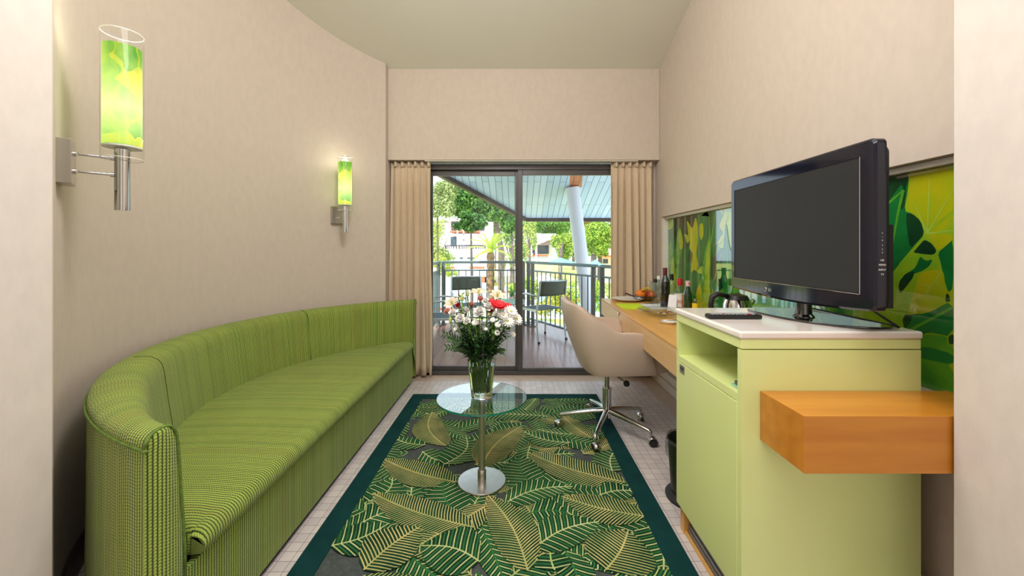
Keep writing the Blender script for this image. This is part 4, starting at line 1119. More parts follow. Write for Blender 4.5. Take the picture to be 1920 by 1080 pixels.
tag(m.build('banana', pm('banana_skin', (214, 160, 50), .5, c2=(226, 180, 70)), smooth=True), 'banana lying over the orange in the fruit bowl', 'banana')
# platter
pt_ = thing('glass_platter', 'wide shallow greenish glass platter on the desk next to the cabinet', 'platter', (1.005, 2.72, DZ))
m = MB(); m.lathe([(0, 0), (.08, 0), (.10, .006), (.155, .034), (.165, .036), (.163, .040), (.15, .040), (.095, .012), (0, .007)], (0, 0, 0), 48); m.build('dish', thinglass('pale_green_glassware', (.90, .95, .91, 1), .03, .10), pt_, smooth=40)
rf = random.Random(9)
nut = [pm('toasted_nut', (150, 84, 44), .7, var=.3, vs=50), pm('pale_nut', (196, 150, 100), .7, var=.2, vs=50)]
for k in range(26):
    a = rf.uniform(0, 2*PI); r = rf.uniform(0, .07); m = MB(); m.ball((0, 0, 0), .009, 8, sz=.6)
    if k < 16: x, y = 1.045+.035*cos(a)*rf.random(), 2.70+.035*sin(a)*rf.random(); z = DZ+.013+rf.uniform(0, .012)
    else: x, y = .965+.03*cos(a)*rf.random(), 2.72+.03*sin(a)*rf.random(); z = DZ+.014
    if k == 0: nu = m.build('nut', nut[0], smooth=True); tag(nu, 'small brown nut in the right hand heap on the glass platter', 'nut', 'nuts in the right heap'); nu.location = (x, y, z)
    elif k == 16: nu2 = m.build('nut', nut[1], smooth=True); tag(nu2, 'pale nut in the left heap on the glass platter', 'nut', 'nuts in the left heap'); nu2.location = (x, y, z)
    else:
        c = (nu if k < 16 else nu2).copy(); C.collection.objects.link(c); c.location = (x, y, z); c.rotation_euler = (rf.random(), rf.random(), rf.uniform(0, 3)); c.scale = (1.3, 1, 1)
m = MB(); m.lathe([(0, 0), (.035, 0), (.05, .014), (.047, .015), (.034, .004), (0, .004)], (.93, 2.42, DZ), 28); tag(m.build('saucer', 'white', smooth=40), 'small white saucer at the cabinet end of the desk, before the platter', 'saucer')
m = MB(); m.tube([(.88, 2.42, DZ+.017), (.95, 2.42, DZ+.018), (1.00, 2.43, DZ+.018)], [.004, .003, .006], 8); tag(m.build('teaspoon', 'chrome', smooth=True), 'silver teaspoon lying across the small white saucer', 'spoon')
# tent card
m = MB(); a0, b0 = at(1251, 575, 3.0), at(1261, 578, 2.92)
def sheetbox(p, q, s, t_, th=.0012):
    n = (Vector(q)-Vector(p)).cross(Vector(s)-Vector(p)).normalized()*th
    P = [Vector(v) for v in (p, q, s, t_)]; b = len(m.v)
    m.v += [tuple(v) for v in P]+[tuple(v+n) for v in P]
    for f in ((0,1,2,3), (4,5,6,7), (0,1,5,4), (1,2,6,5), (2,3,7,6), (3,0,4,7)): m.face([b+i for i in f])
x0, x1, yy, zt = 1.105, 1.165, 2.95, DZ+.115
sheetbox((x0, 2.90, DZ), (x0+.05, 2.86, DZ), (x0+.075, 2.905, zt), (x0+.03, 2.94, zt))
sheetbox((x0+.07, 2.95, DZ), (x0+.105, 2.905, DZ), (x0+.076, 2.906, zt), (x0+.031, 2.941, zt))
tag(m.build('tent_card', pm('card_white', (228, 226, 232), .7)), 'white folded tent card standing before the bottles', 'card')
# bottles
def bottle(name, x, y, h, r, neck, body, cap, caph, label, lab=None, shoulder=.62, captxt=None):
    t = thing(name, label, 'bottle', (x, y, DZ)); s = shoulder*h
    m = MB(); m.lathe([(0, .002), (r*.9, 0), (r, .006), (r, s), (r*.93, s+.012), (r*.6, s+.04 if h > .2 else s+.02), (neck, s+(.065 if h > .2 else .03)), (neck, h-caph), (0, h-caph)], (0, 0, 0), 28); m.build('glass', body, t, smooth=40)
    m = MB(); m.lathe([(0, h-caph), (neck*1.15, h-caph), (neck*1.18, h-.003), (neck*1.1, h), (0, h)], (0, 0, 0), 20); m.build('cap', cap, t, smooth=40)
    if lab:
        lm, z0, z1 = lab; m = MB(); m.lathe([(r+.0006, z0), (r+.0006, z1)], (0, 0, 0), 28); m.f = m.f[:-2]; m.mi = m.mi[:-2]; m.build('paper_label', lm, t, smooth=True, fixn=False)
    return t
redcap = pm('red_cap', (186, 20, 36), .3); silver = 'steel'; wcap = pm('white_cap', (236, 234, 230), .4); clr = pm('clear_spirit_glass', (150, 168, 160), .05, coat=1, var=.2, vs=14); M['foil'] = pm('burgundy_foil', (88, 14, 30), .3)
ylab = pm('yellow_label', (240, 206, 30), .5); wlab = pm('white_label', (228, 226, 222), .5)
yrlab = pm('yellow_red_label', (240, 180, 30), .5, c2=(206, 50, 30), vs=40)
M['vglass'] = thinglass('bottle_clear_glass', (.92, .95, .94, 1), .02)
bottle('wine_bottle', 1.165, 3.10, .305, .036, .0145, 'darkglass', 'foil', .075, 'tall dark wine bottle with burgundy foil against the leaf panel')
M['bk'] = pm('black_cap', (22, 22, 24), .4)
bottle('spirit_bottle', 1.255, 3.20, .25, .033, .014, 'vglass', 'bk', .05, 'clear bottle with silver and black cap right of the wine bottle', (wlab, .03, .10))
sb = bottle('spirit_bottle', 1.205, 2.92, .235, .035, .017, 'vglass', redcap, .05, 'clear spirit bottle with red cap and white and orange label', (wlab, .03, .125), .56)
m = MB(); m.lathe([(.0362, .028), (.0362, .12)], (0, 0, 0), 28); m.f = m.f[14:24]; m.mi = m.mi[14:24]
m = MB(); 
rows = [[(.0363*cos(R(a)), .0363*sin(R(a)), z) for a in range(270, 345, 8)] for z in (.03, .125)]; m.grid(rows); m.build('label_band', yrlab, sb, fixn=False)
textmesh('SOS', .026, 'label_lettering', 'pred', sb, Vector((-.011, -.0375, .07)), (R(90), R(10), R(-14)), .0003)
bottle('spirit_bottle', 1.225, 2.83, .225, .032, .014, 'greenglass', pm('white_red_cap', (226, 210, 210), .4, c2=(200, 50, 60), vs=60), .038, 'dark green bottle with white cap, rightmost of the tall bottles', None, .55)
bottle('miniature_bottle', 1.255, 2.78, .105, .020, .009, 'greenglass', 'steel', .02, 'small green bottle with yellow label at the right end of the bottles', (ylab, .03, .075), .5)
bottle('water_bottle', 1.21, 3.36, .225, .03, .013, 'vglass', wcap, .03, 'clear water bottle with white cap left of the wine bottle', None, .6)
bottle('water_bottle', 1.13, 3.22, .21, .029, .013, 'vglass', 'bk', .028, 'clear water bottle with black cap left of the wine bottle', None, .6)
def wineglass(x, y, label):
    t = thing('wine_glass', label, 'glass', (x, y, DZ)); m = MB(); m.lathe([(0, .003), (.033, .001), (.034, .003), (.006, .008), (.0035, .02), (.0035, .085), (.02, .10), (.034, .125), (.038, .15), (.035, .185), (.034, .186)], (0, 0, 0), 28); m.f = m.f[:-1]; m.mi = m.mi[:-1]
    m.build('glass', 'vglass', t, smooth=True, fixn=False); return t
wineglass(1.105, 3.30, 'wine glass standing left of the two water bottles'); wineglass(1.10, 3.08, 'wine glass standing in front of the dark wine bottle'); wineglass(1.16, 3.32, 'wine glass standing behind the fruit end water bottles')
m = MB(); m.lathe([(0, .003), (.026, 0), (.034, .09), (.0335, .09)], (1.20, 3.05, DZ), 24); m.f = m.f[:-1]; m.mi = m.mi[:-1]; tag(m.build('tumbler', 'vglass', smooth=True, fixn=False), 'clear tumbler between the tent card and the spirit bottles', 'glass')
# kettle behind the cabinet
kt = thing('electric_kettle', 'steel kettle with thick black handle behind the green cabinet', 'kettle', (1.13, 2.03, DZ))
m = MB(); m.lathe([(0, .02), (.075, .02), (.075, .03), (.066, .17), (.058, .195), (0, .20)], (0, 0, 0), 36); m.build('body', 'chrome', kt, smooth=40)
m = MB(); m.lathe([(0, 0), (.08, 0), (.08, .012), (.072, .02), (0, .02)], (0, 0, 0), 36); m.build('power_base', 'matblack', kt, smooth=40)
m = MB(); m.lathe([(0, .197), (.055, .197), (.045, .215), (.01, .225), (0, .225)], (0, 0, 0), 30); m.build('lid', 'matblack', kt, smooth=40)
m = MB(); m.tube([(-.05, 0, .212), (-.10, 0, .222), (-.128, 0, .205), (-.135, 0, .17), (-.132, 0, .10), (-.115, 0, .06), (-.07, 0, .045)], [.012, .013, .014, .013, .012, .011, .01], 12); m.build('handle', 'matblack', kt, smooth=True)
m = MB(); m.tube([(.05, 0, .16), (.085, 0, .19)], [.018, .010], 12); m.build('spout', 'chrome', kt, smooth=True)
# power lead behind the television
m = MB(); m.tube([(1.12, 1.30, 1.03), (1.16, 1.27, .99), (1.20, 1.25, .955), (1.23, 1.30, .951), (1.24, 1.5, .951), (1.25, 1.69, .951)], .0035, 8)
tag(m.build('power_cable', 'rubber', smooth=True), 'black cable hanging behind the television onto the cabinet top', 'cable')

# ================================================================ balcony
m = MB(); m.prism([(-1.6, 3.88), (1.9, 3.88), (.42, 6.60), (-1.35, 6.60)], -.14, -.012)
m.box(-.84, 3.80, -.1, 1.10, 3.882, 0)
struct(m.build('floor_balcony', 'deck'), 'reddish brown boarded balcony floor', 'floor')
m = MB(); ps = [(-1.6, 3.96), (-1.42, 6.68), (.47, 6.68), (1.97, 3.96)]
for i in range(3): a, b = Vector(ps[i]+(-.08,)), Vector(ps[i+1]+(-.08,)); m.bar(a, b, .13, .16)
struct(m.build('trim_7', pm('white_balcony_edge', (236, 236, 234), .6)))
def railing(p, q, n, label, zt=1.01, posts=(), zmid=.86, zb=.10, dz=0):
    p = Vector(p+(0,)); q = Vector(q+(0,)); mid = (p+q)/2; t = thing('balcony_railing', label, 'railing', tuple(mid))
    Z = Vector((0, 0, 1)); m = MB(); m.bar(p+Z*(zt-.02), q+Z*(zt-.02), .055, .04); m.build('top_rail', 'rail', t, world=True, bevel=.008)
    m = MB(); m.bar(p+Z*zmid, q+Z*zmid, .03, .022); m.build('middle_rail', 'rail', t, world=True)
    m = MB(); m.bar(p+Z*zb, q+Z*zb, .03, .022); m.build('bottom_rail', 'rail', t, world=True)
    bars = []
    for i in range(n):
        c = p.lerp(q, (i+.5)/n); m = MB(); m.bar(c+Z*zb, c+Z*zmid, .014, .014); m.build('baluster', 'rail', t, world=True)
    for f in posts:
        c = p.lerp(q, f); m = MB(); m.bar(c+Z*0, c+Z*(zt-.03), .05, .05); m.lathe([(0, -.012), (.05, -.012), (.05, .006), (0, .006)], c, 16); m.build('post', 'railpost', t, world=True, smooth=40)
    return t
railing((-1.17, 6.42), (.16, 6.42), 12, 'grey balcony railing running straight across behind the flowers', posts=(.02, .985))
railing((.20, 6.40), (1.02, 4.95), 14, 'grey balcony railing slanting towards the house behind the white column side', posts=(.02, .10, .955))
railing((1.06, 4.88), (1.50, 4.08), 10, 'grey balcony railing section nearest the right curtain', posts=(.01,))
railing((-1.20, 6.36), (-1.12, 4.05), 22, 'grey balcony railing along the left side by the left curtain', posts=(.03,))
# leaning column outside
cl = MB(); top = Vector((.847, 5.86, 2.10)); bot = Vector((1.50, 5.86, -3.0)); cl.tube([bot, top], .098, 40)
tag(cl.build('leaning_column', pm('white_column_paint', (226, 228, 234), .5, var=.01), smooth=40), 'white round leaning column carrying the eaves outside the railing', 'column')

def patio_chair(label, loc, rz):
    t = thing('patio_chair', label, 'chair', loc, rz); W, D = .23, .46
    # front is +y
    for s in (-1, 1):
        m = MB(); m.tube([(s*W, .22, 0), (s*(W-.005), .20, .41)], .013, 10); m.lathe([(0, 0), (.016, 0), (.016, .02), (0, .02)], (s*W, .22, 0), 10, 1); m.build('leg', ['alu', 'rubber'], t, smooth=40)
        m = MB(); m.tube([(s*W, -.24, 0), (s*W, -.20, .2), (s*W, -.19, .40), (s*(W-.005), -.225, .58), (s*(W-.012), -.255, .80)], .014, 10); m.lathe([(0, 0), (.017, 0), (.017, .02), (0, .02)], (s*W, -.24, 0), 10, 1); m.build('leg', ['alu', 'rubber'], t, smooth=40)
        m = MB(); m.tube([(s*W, .20, .41), (s*(W+.015), .19, .52), (s*(W+.018), .15, .60), (s*(W+.01), .0, .62), (s*(W), -.215, .60)], .012, 10); m.build('armrest', 'alu', t, smooth=True)
        m = MB(); m.bar((s*(W-.012), .21, .405), (s*(W-.012), -.19, .405), .022, .028); m.build('side_rail', 'alu', t)
    m = MB(); m.bar((-W, .20, .405), (W, .20, .405), .022, .028); m.build('front_rail', 'alu', t)
    m = MB(); m.box(-W+.02, -.185, .412, W-.02, .195, .418); m.build('seat_sling', pm('dark_teal_mesh', (40, 66, 70), .6, var=.2, vs=90), t)
    m = MB(); rows = []
    for k in range(7):
        z = .60+.19*k/6; rows.append([(x*(W-.02), -.225-.03*k/6-.035*(1-x*x)*1.0, z) for x in (-1, -.7, -.35, 0, .35, .7, 1)])
    m.grid(rows); m.build('back_sling', pm('olive_mesh', (84, 92, 78), .6, var=.2, vs=90), t, smooth=True, solid=.003, fixn=False)
    m = MB(); m.tube([(x*(W-.012), -.257-.035*(1-x*x), .795) for x in (-1, -.7, -.35, 0, .35, .7, 1)], .012, 10); m.build('back_top_rail', 'alu', t, smooth=True)
    return t
c0 = patio_chair('aluminium patio chair with dark teal seat right of the door post', (.37, 5.46, -.012), R(33.6))
copy_tree(c0, None, (-.66, 5.75, -.012), R(-165), 'aluminium patio chair seen behind the bouquet, by the far railing')
copy_tree(c0, None, (-.83, 4.80, -.012), R(-80), 'aluminium patio chair at the left, half hidden by the left curtain')
pt = thing('patio_table', 'low pale blue patio table behind the bouquet', 'table', (-.10, 5.75, -.012))
m = MB(); m.box(-.24, -.24, .44, .24, .24, .465); m.build('tabletop', pm('pale_blue_top', (186, 214, 222), .15, coat=.5), pt, bevel=.006)
for sx in (-1, 1):
    for sy in (-1, 1): m = MB(); m.tube([(sx*.2, sy*.2, 0), (sx*.2, sy*.2, .44)], .013, 10); m.build('leg', 'alu', pt, smooth=40)

# ================================================================ garden and hotel beyond
GZ = -3.0
m = MB(); m.box(-90, 7.5, GZ-.3, 90, 140, GZ); struct(m.build('ground', pm('sunlit_lawn', (176, 190, 84), .9, c2=(206, 202, 120), vs=.4)), 'sunlit lawn around the pool', 'ground')
m = MB(); m.box(-26, 24, GZ, 8, 44, GZ+.05); struct(m.build('floor_terrace', pm('pale_terrace', (238, 232, 224), .7, var=.03, vs=.5)), 'pale pool terrace', 'terrace')
m = MB(); m.prism(smoothpoly([(-20, 28.5), (-4, 27.5), (-2.9, 30), (-5, 33.4), (-19, 33.6)], 2), GZ+.05, GZ+.07); tag(m.build('swimming_pool', pm('pool_water', (120, 206, 226), .05, c2=(160, 224, 236), vs=.6)), 'pale blue swimming pool on the terrace below', 'pool')
m = MB(); m.prism(smoothpoly([(2.0, 27), (7, 26), (7.5, 38), (2.3, 38)], 2), GZ+.05, GZ+.075); tag(m.build('swimming_pool', MC['pool_water']), 'small pool seen through the right hand railing', 'pool')
def foliage(c, rx, ry, rz_, n, size, seed, clumps=14, flat=0):
    q = random.Random(seed); m = MB(); cs = []
    for k in range(clumps):
        while True:
            p = Vector((q.uniform(-1, 1), q.uniform(-1, 1), q.uniform(-1, 1)))
            if p.length < 1: break
        p = p.normalized()*(p.length**.5)*.74; cs.append((p, q.uniform(.28, .46)))
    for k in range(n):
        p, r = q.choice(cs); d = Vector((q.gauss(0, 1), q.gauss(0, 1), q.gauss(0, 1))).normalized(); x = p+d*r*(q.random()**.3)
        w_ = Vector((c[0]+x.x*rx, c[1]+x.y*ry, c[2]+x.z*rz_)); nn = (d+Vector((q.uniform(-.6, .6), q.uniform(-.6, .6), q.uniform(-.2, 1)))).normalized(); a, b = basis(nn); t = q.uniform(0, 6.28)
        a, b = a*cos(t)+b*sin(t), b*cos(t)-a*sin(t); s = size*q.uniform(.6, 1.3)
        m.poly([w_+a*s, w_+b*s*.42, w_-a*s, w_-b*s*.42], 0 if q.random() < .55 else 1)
    return m
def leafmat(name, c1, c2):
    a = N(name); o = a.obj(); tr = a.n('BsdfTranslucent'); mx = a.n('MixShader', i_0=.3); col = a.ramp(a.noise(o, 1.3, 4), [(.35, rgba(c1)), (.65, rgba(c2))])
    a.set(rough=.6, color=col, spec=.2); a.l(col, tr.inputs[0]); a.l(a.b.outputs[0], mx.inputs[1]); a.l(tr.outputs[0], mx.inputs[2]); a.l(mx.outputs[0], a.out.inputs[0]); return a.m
L1, L2 = leafmat('leaf_yellow_green', (170, 196, 70), (206, 216, 104)), leafmat('leaf_mid_green', (84, 132, 56), (128, 168, 66))  # brighter and deeper leaf greens, mixed at random in the crowns
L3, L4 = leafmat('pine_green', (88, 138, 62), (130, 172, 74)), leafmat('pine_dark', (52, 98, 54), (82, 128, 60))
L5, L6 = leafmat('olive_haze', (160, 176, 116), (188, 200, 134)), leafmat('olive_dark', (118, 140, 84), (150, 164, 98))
bark = pm('grey_bark', (132, 118, 110), .9, c2=(90, 80, 76), vs=5, stretch=(4, 4, 1), bump=.6, bs=8)
def tree(name, label, c, rx, ry, rz_, n, size, seed, mats, trunk=None, tr=.25, clumps=14, cat='tree', group=None):
    base = Vector((trunk[0], trunk[1], GZ)) if trunk else Vector((c[0], c[1], GZ)); t = thing(name, label, cat, tuple(base), 0, group)
    foliage(c, rx, ry, rz_, n, size, seed, clumps).build('crown', mats, t, world=True, fixn=False)
    if trunk:
        m = MB(); tp_ = Vector((c[0], c[1], c[2])); m.tube([base, base.lerp(Vector((trunk[0], trunk[1], tp_.z)), .6)+Vector((tr*.2, 0, 0)), Vector(((trunk[0]*2+tp_.x)/3, trunk[1], tp_.z))], [tr, tr*.85, tr*.5], 14)
        for k in range(3): a = seed+k*2.1; m.tube([Vector((trunk[0], trunk[1], tp_.z-rz_*.5)), tp_+Vector((rx*.5*cos(a), ry*.5*sin(a), rz_*.3))], [tr*.4, tr*.12], 8)
        m.build('trunk', bark, t, world=True, smooth=50)
    return t
def P(px, py, d): return at(px, py, d)
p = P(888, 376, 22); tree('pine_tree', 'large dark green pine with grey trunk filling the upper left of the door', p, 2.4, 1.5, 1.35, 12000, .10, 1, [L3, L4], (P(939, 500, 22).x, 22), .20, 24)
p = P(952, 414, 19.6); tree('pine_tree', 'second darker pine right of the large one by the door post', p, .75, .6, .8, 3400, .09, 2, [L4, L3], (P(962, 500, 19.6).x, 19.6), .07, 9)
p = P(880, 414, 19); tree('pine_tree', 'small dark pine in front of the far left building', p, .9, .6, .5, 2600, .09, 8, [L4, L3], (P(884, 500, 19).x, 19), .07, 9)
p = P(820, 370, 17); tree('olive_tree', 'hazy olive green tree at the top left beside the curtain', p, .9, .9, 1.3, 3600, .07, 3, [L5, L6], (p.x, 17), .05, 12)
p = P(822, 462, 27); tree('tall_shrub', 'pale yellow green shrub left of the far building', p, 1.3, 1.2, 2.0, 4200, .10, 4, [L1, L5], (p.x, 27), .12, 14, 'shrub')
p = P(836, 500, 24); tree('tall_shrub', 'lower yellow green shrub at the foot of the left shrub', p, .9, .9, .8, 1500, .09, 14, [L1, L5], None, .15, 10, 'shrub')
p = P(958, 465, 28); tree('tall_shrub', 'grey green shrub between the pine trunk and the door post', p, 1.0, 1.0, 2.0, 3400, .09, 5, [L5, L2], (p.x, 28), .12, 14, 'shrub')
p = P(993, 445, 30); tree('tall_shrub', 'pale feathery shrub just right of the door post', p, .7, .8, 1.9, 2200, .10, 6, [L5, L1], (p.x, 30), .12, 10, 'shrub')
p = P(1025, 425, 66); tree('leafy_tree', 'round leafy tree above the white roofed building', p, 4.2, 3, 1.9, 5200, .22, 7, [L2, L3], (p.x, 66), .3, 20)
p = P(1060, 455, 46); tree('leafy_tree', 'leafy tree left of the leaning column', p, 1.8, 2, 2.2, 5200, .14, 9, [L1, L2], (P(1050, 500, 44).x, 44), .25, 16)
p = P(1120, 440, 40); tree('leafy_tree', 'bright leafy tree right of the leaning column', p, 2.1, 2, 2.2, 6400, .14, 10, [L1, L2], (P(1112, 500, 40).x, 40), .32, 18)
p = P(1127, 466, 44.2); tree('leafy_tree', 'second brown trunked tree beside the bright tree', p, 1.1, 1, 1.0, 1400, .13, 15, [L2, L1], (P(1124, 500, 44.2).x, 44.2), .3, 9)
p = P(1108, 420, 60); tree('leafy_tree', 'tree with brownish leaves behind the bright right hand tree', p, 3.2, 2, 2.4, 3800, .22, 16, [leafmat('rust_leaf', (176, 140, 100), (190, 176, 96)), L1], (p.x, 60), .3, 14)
for k, (px, py, s) in enumerate(((775, 400, 5), (850, 380, 6), (930, 395, 6), (985, 415, 5), (1075, 425, 6), (1160, 410, 7))):
    p = P(px, py, 80+22*(k % 2)); tree('backdrop_tree', 'pale green tree in the farthest row, place %s from the left of the row' % ('first', 'second', 'third', 'fourth', 'fifth', 'sixth', 'seventh', 'eighth')[k], p, s+1.5, 2.5, s, 2600, .42, 30+k, [L2, L5], (p.x, p.y), .3, 16, 'tree')
# hedge line in the garden
for k, (px, py, d, s, lb) in enumerate(((985, 540, 16, .8, 'yellow green bush behind the railing next to the door post'), (1030, 560, 13, .7, 'golden low bush under the patio chair back'), (1066, 562, 14.4, .6, 'golden low bush left of the leaning column foot'), (1090, 545, 18, .9, 'green bush behind the corner post of the railing'), (1118, 560, 15, .8, 'bush behind the right hand railing section'))):
    p = P(px, py, d); tree('garden_bush', lb, p, s, s, s*.8, 1500, .06, 50+k, [leafmat('golden_leaf', (214, 186, 70), (220, 206, 96)) if k in (1, 2) else L1, L2], None, .1, 9, 'bush')
# palm
def palmtree(label, px, py, d, r):
    c = P(px, py, d); t = thing('palm_tree', label, 'palm', (c.x, d, GZ)); m = MB(); n = 22
    m.tube([(c.x, d, GZ+(c.z-GZ)*k/n) for k in range(n+1)], [r*(1.15 if k % 2 else .92) for k in range(n+1)], 12); m.build('trunk', pm('palm_bark', (150, 118, 84), .9, c2=(84, 66, 50), vs=6, bump=.8, bs=14), t, world=True, smooth=20)
    q = random.Random(3)
    for k in range(20):
        a = 2*PI*k/20+q.uniform(-.1, .1); el = q.uniform(.25, 1.35); L = q.uniform(.8, 1.2); m = MB(); pts = []; pos = Vector(c); dv = Vector((cos(a)*cos(el), sin(a)*cos(el), sin(el)))
        for i in range(10): pts.append(pos.copy()); pos = pos+dv*(L/9); dv = (dv+Vector((0, 0, -.16))).normalized()
        m.tube(pts, .012, 5)
        for i in range(1, 10):
            for h_ in (0, .5):
                p0 = pts[i-1].lerp(pts[i], h_); dd_ = (pts[i]-pts[i-1]).normalized(); sd = dd_.cross(Vector((0, 0, 1))).normalized()
                for s_ in (-1, 1):
                    e_ = p0+(sd*s_*.8+dd_*.6+Vector((0, 0, -.25)))*.22*sin(PI*(i+h_)/11)**.5; w_ = dd_*.022
                    m.poly([p0-w_, p0+w_, e_])
        m.build('frond', L1 if k % 2 else leafmat_p, t, world=True, fixn=False)
leafmat_p = leafmat('palm_green', (150, 190, 40), (196, 214, 70))
palmtree('short palm with bright yellow green fronds left of the pine trunk', 920, 474, 17, .15)
# spiky plant
c = P(959, 556, 9.0); t = thing('spiky_plant', 'spiky dark green plant above the patio table', 'plant', (c.x, 9.0, GZ)); q = random.Random(8)
m = MB(); m.tube([(c.x, 9.0, GZ), (c.x, 9.0, c.z)], .07, 10); m.build('trunk', bark, t, world=True, smooth=True)
m = MB()
for k in range(46):
    a = q.uniform(0, 2*PI); el = q.uniform(.5, 1.5); dv = Vector((cos(a)*cos(el), sin(a)*cos(el), sin(el))); L = q.uniform(.22, .4); b_ = Vector(c); sd = dv.cross(Vector((0, 0, 1))).normalized()*.012; m.poly([b_-sd, b_+sd, b_+dv*L])
m.build('leaves', L4, t, world=True, fixn=False)
# buildings
bw = pm('bright_render', (248, 244, 240), .7, var=.01); dg = pm('dark_glazing', (70, 84, 92), .15, var=.3, vs=2); og = pm('orange_balustrade', (226, 110, 70), .7, var=.1); gr = pm('grey_roof', (170, 160, 158), .8, var=.06)
def B(m, px0, py0, px1, py1, d, dep, mat=0):
    a, b = at(px0, py1, d), at(px1, py0, d); m.box(a.x, d, a.z, b.x, d+dep, b.z, mat)
bl = thing('hotel_building', 'white hotel block with orange edged balconies at the far left behind the pine', 'building', (-5.2, 46, GZ))
m = MB(); a, b = at(700, 400, 44), at(916, 400, 44); m.box(a.x, 44, GZ, b.x, 54, at(0, 406, 44).z); m.build('walls', pm('pinkish_render', (224, 206, 204), .8, var=.03), bl, world=True)
m = MB(); B(m, 690, 394, 912, 414, 43, 12); m.build('roof', bw, bl, world=True)
for (x0, y0, x1, y1, nm, mt) in ((846,416,890,432,'upper_windows',dg), (896,418,908,432,'upper_window',dg), (845,444,856,462,'lower_window',dg), (812,418,824,440,'side_window',dg)):
    m = MB(); B(m, x0, y0, x1, y1, 43.9, .1); m.build(nm, mt, bl, world=True)
m = MB(); B(m, 844, 433, 896, 436, 42, 2); B(m, 844, 438, 896, 441, 42, 2, 1); m.build('balcony', [og, bw], bl, world=True)
m = MB(); 
for x in range(846, 896, 4): B(m, x, 427, x+.7, 433, 42, .06)
B(m, 844, 426.5, 896, 427.4, 42, .08); m.build('balcony_bars', og, bl, world=True)
m = MB()
for (x0, y0, x1, y1) in ((856.5,428,858.5,462), (868,428,870,462), (857,428,870,431), (857,438,870,440), (857,449,870,451)): B(m, x0, y0, x1, y1, 41, .25)
m.build('lattice_frame', bw, bl, world=True)
tr = thing('curved_terrace', 'white curved terrace wall with dark railing below the left hotel block', 'terrace', (at(873, 0, 34).x, 36, GZ))
m = MB(); c = at(873, 467, 36); rr_ = 1.86; 
m.lathe([(0, GZ), (rr_*1.0, GZ), (rr_*1.0, c.z), (0, c.z)], (c.x, 36, 0), 40); m.build('terrace_wall', bw, tr, world=True, smooth=40)
m = MB(); z1 = c.z+.32
for k in range(40): a = 2*PI*k/40; m.bar((c.x+rr_*.97*cos(a), 36+rr_*.97*sin(a), c.z), (c.x+rr_*.97*cos(a), 36+rr_*.97*sin(a), z1), .05)
m.tube([(c.x+rr_*.97*cos(2*PI*k/40), 36+rr_*.97*sin(2*PI*k/40), z1) for k in range(41)], .04, 6); m.build('terrace_railing', pm('dark_railing', (60, 60, 66), .5), tr, world=True)
m = MB()
for x in (848, 862, 876, 884): B(m, x, 482.5, x+6, 485.5, 34.1, .1)
m.build('terrace_slots', dg, tr, world=True)
br = thing('hotel_building', 'white roofed hotel wing with orange balcony right of the door post', 'building', (at(1015, 0, 48).x, 50, GZ))
m = MB(); a, b = at(930, 440, 50), at(1036, 440, 50); m.box(a.x, 50, GZ, b.x, 58, at(0, 455, 50).z); m.build('walls', bw, br, world=True)
m = MB(); q0, q1, q2, q3, q4 = at(970, 438, 48), at(1043, 438, 48), at(1043, 444, 48), at(1010, 458, 48), at(970, 458, 48)
m.poly([tuple(v) for v in (q0, q1, q2, q3, q4)]); m.poly([tuple(v+Vector((0, 8, 0))) for v in (q0, q1, q2, q3, q4)])
L_ = [q0, q1, q2, q3, q4]
for i in range(5): j = (i+1) % 5; m.poly([tuple(L_[i]), tuple(L_[j]), tuple(L_[j]+Vector((0, 8, 0))), tuple(L_[i]+Vector((0, 8, 0)))])
m.build('roof', bw, br, world=True)
m = MB(); q = [at(1010, 458, 48.5), at(1042, 446, 48.5), at(1042, 459, 48.5)]; m.poly([tuple(v) for v in q]); m.poly([tuple(v+Vector((0, 1, 0))) for v in q]); m.build('gable', gr, br, world=True)
for (x0, y0, x1, y1) in ((997,459,1003,474), (1008,460,1029,476), (1000,475,1004,478)): m = MB(); B(m, x0, y0, x1, y1, 49.9, .1); m.build('window', dg, br, world=True)
m = MB(); B(m, 975, 478, 1028, 480.5, 47, 2); m.build('balcony', og, br, world=True)
m = MB(); B(m, 975, 480.5, 1032, 489, 47.2, 2); m.build('balcony_wall', pm('blue_white_render', (206, 222, 234), .7), br, world=True)
m = MB(); B(m, 995, 456, 998, 480, 46.5, .2); B(m, 1004, 458, 1007, 490, 46.5, .2); m.build('struts', bw, br, world=True)
bt = thing('hotel_building', 'white hotel wing with dark windows at the far right by the right curtain', 'building', (at(1160, 0, 50).x, 50, GZ))
m = MB(); a, b = at(1128, 455, 50), at(1260, 455, 50); m.box(a.x, 50, GZ, b.x, 58, at(0, 455, 50).z); m.build('walls', bw, bt, world=True)
for (x0, y0, x1, y1) in ((1131,458,1140,467), (1131,470,1140,478), (1131,486,1140,494), (1150,458,1175,470)): m = MB(); B(m, x0, y0, x1, y1, 49.9, .1); m.build('window', dg, bt, world=True)
m = MB(); B(m, 1126, 479, 1250, 482, 48, 2); m.build('balcony', og, bt, world=True)
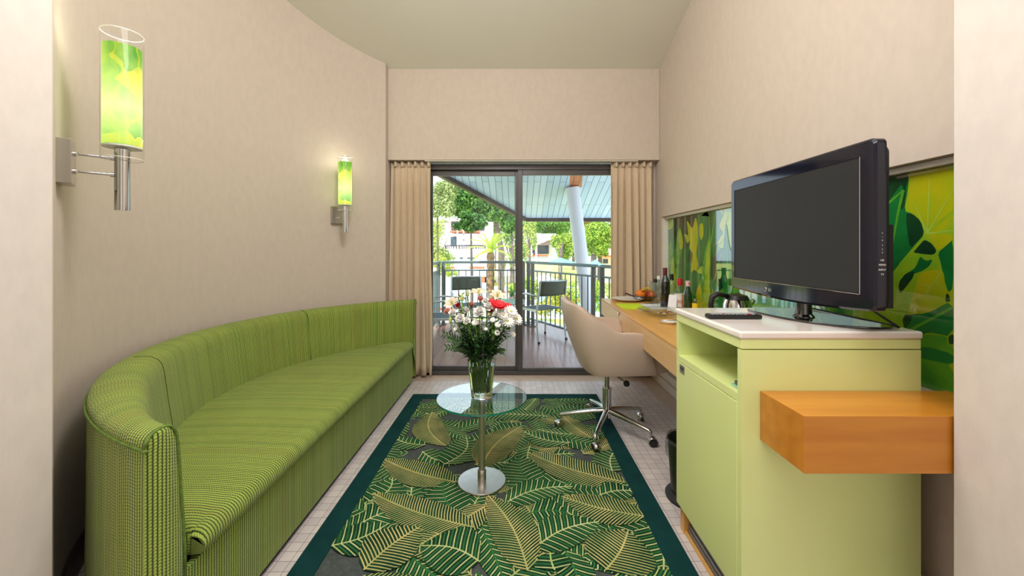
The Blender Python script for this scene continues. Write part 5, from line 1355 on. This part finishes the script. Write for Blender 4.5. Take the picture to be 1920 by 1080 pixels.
# pool bar with red front, umbrellas and loungers on the terrace
kb = thing('pool_bar', 'low white pool bar with orange red counter below the curved terrace', 'bar', (at(890, 0, 30).x, 31, GZ))
m = MB(); B(m, 830, 492, 915, 500, 30, 3); m.build('canopy', bw, kb, world=True)
m = MB(); B(m, 880, 500, 908, 504, 29.9, .2); B(m, 889, 519, 911, 530, 30, .3); B(m, 834, 500, 852, 504, 29.9, .2); m.build('counter', og, kb, world=True)
m = MB(); B(m, 832, 500, 834, 560, 30, .2); B(m, 909, 500, 911, 560, 30, .2); B(m, 871, 500, 872, 560, 30, .2); m.build('posts', bw, kb, world=True)
def parasol(px, py, d, r, label, mat):
    c = at(px, py, d); t = thing('parasol', label, 'parasol', (c.x, d, GZ)); m = MB(); m.tube([(c.x, d, GZ), (c.x, d, c.z)], .04, 8); m.build('pole', 'alu', t, world=True)
    m = MB(); m.lathe([(r, -.45), (r*.5, -.2), (.02, .05)], tuple(c), 8); m.build('canopy', mat, t, world=True)
wp = pm('white_canvas', (244, 246, 248), .8); cy_ = pm('turquoise_canvas', (120, 206, 202), .8)
parasol(1050, 484, 39.8, 1.6, 'turquoise parasol left of the leaning column', cy_); parasol(1020, 516, 24.3, 1.3, 'white parasol behind the patio chair back', wp); parasol(852, 540, 24, 1.2, 'white parasol at the far left behind the railing', wp); parasol(1116, 488, 37, .8, 'small turquoise parasol right of the leaning column', cy_); parasol(950, 505, 32, 1.1, 'white parasol right of the pine trunk', wp)
def lounger(px, py, d, label, mat):
    c = at(px, py, d); t = thing('sun_lounger', label, 'sun lounger', (c.x, d, GZ+.05)); m = MB(); m.box(-.9, -.3, .22, .5, .3, .30); m.poly([(.5, -.3, .3), (1.0, -.3, .62), (1.0, .3, .62), (.5, .3, .3)]); m.build('mattress', mat, t)
    m = MB()
    for x in (-.8, .4):
        for y in (-.25, .25): m.box(x-.03, y-.03, 0, x+.03, y+.03, .22)
    m.build('frame', bw, t)
rd = pm('orange_red_canvas', (226, 84, 60), .8)
LBL = ('leftmost beside the railing corner', 'second from the left', 'just left of the palm trunk', 'right of the pine trunk', 'below the door post', 'farthest at the right')
for k, (px, py, d) in enumerate(((842, 545, 26), (845, 552, 23.5), (898, 548, 27), (952, 524, 36), (972, 515, 42), (1000, 515, 42))):
    c = at(px, 500, d); lounger(px, py, d, 'orange red sun lounger on the terrace, '+LBL[k], rd)
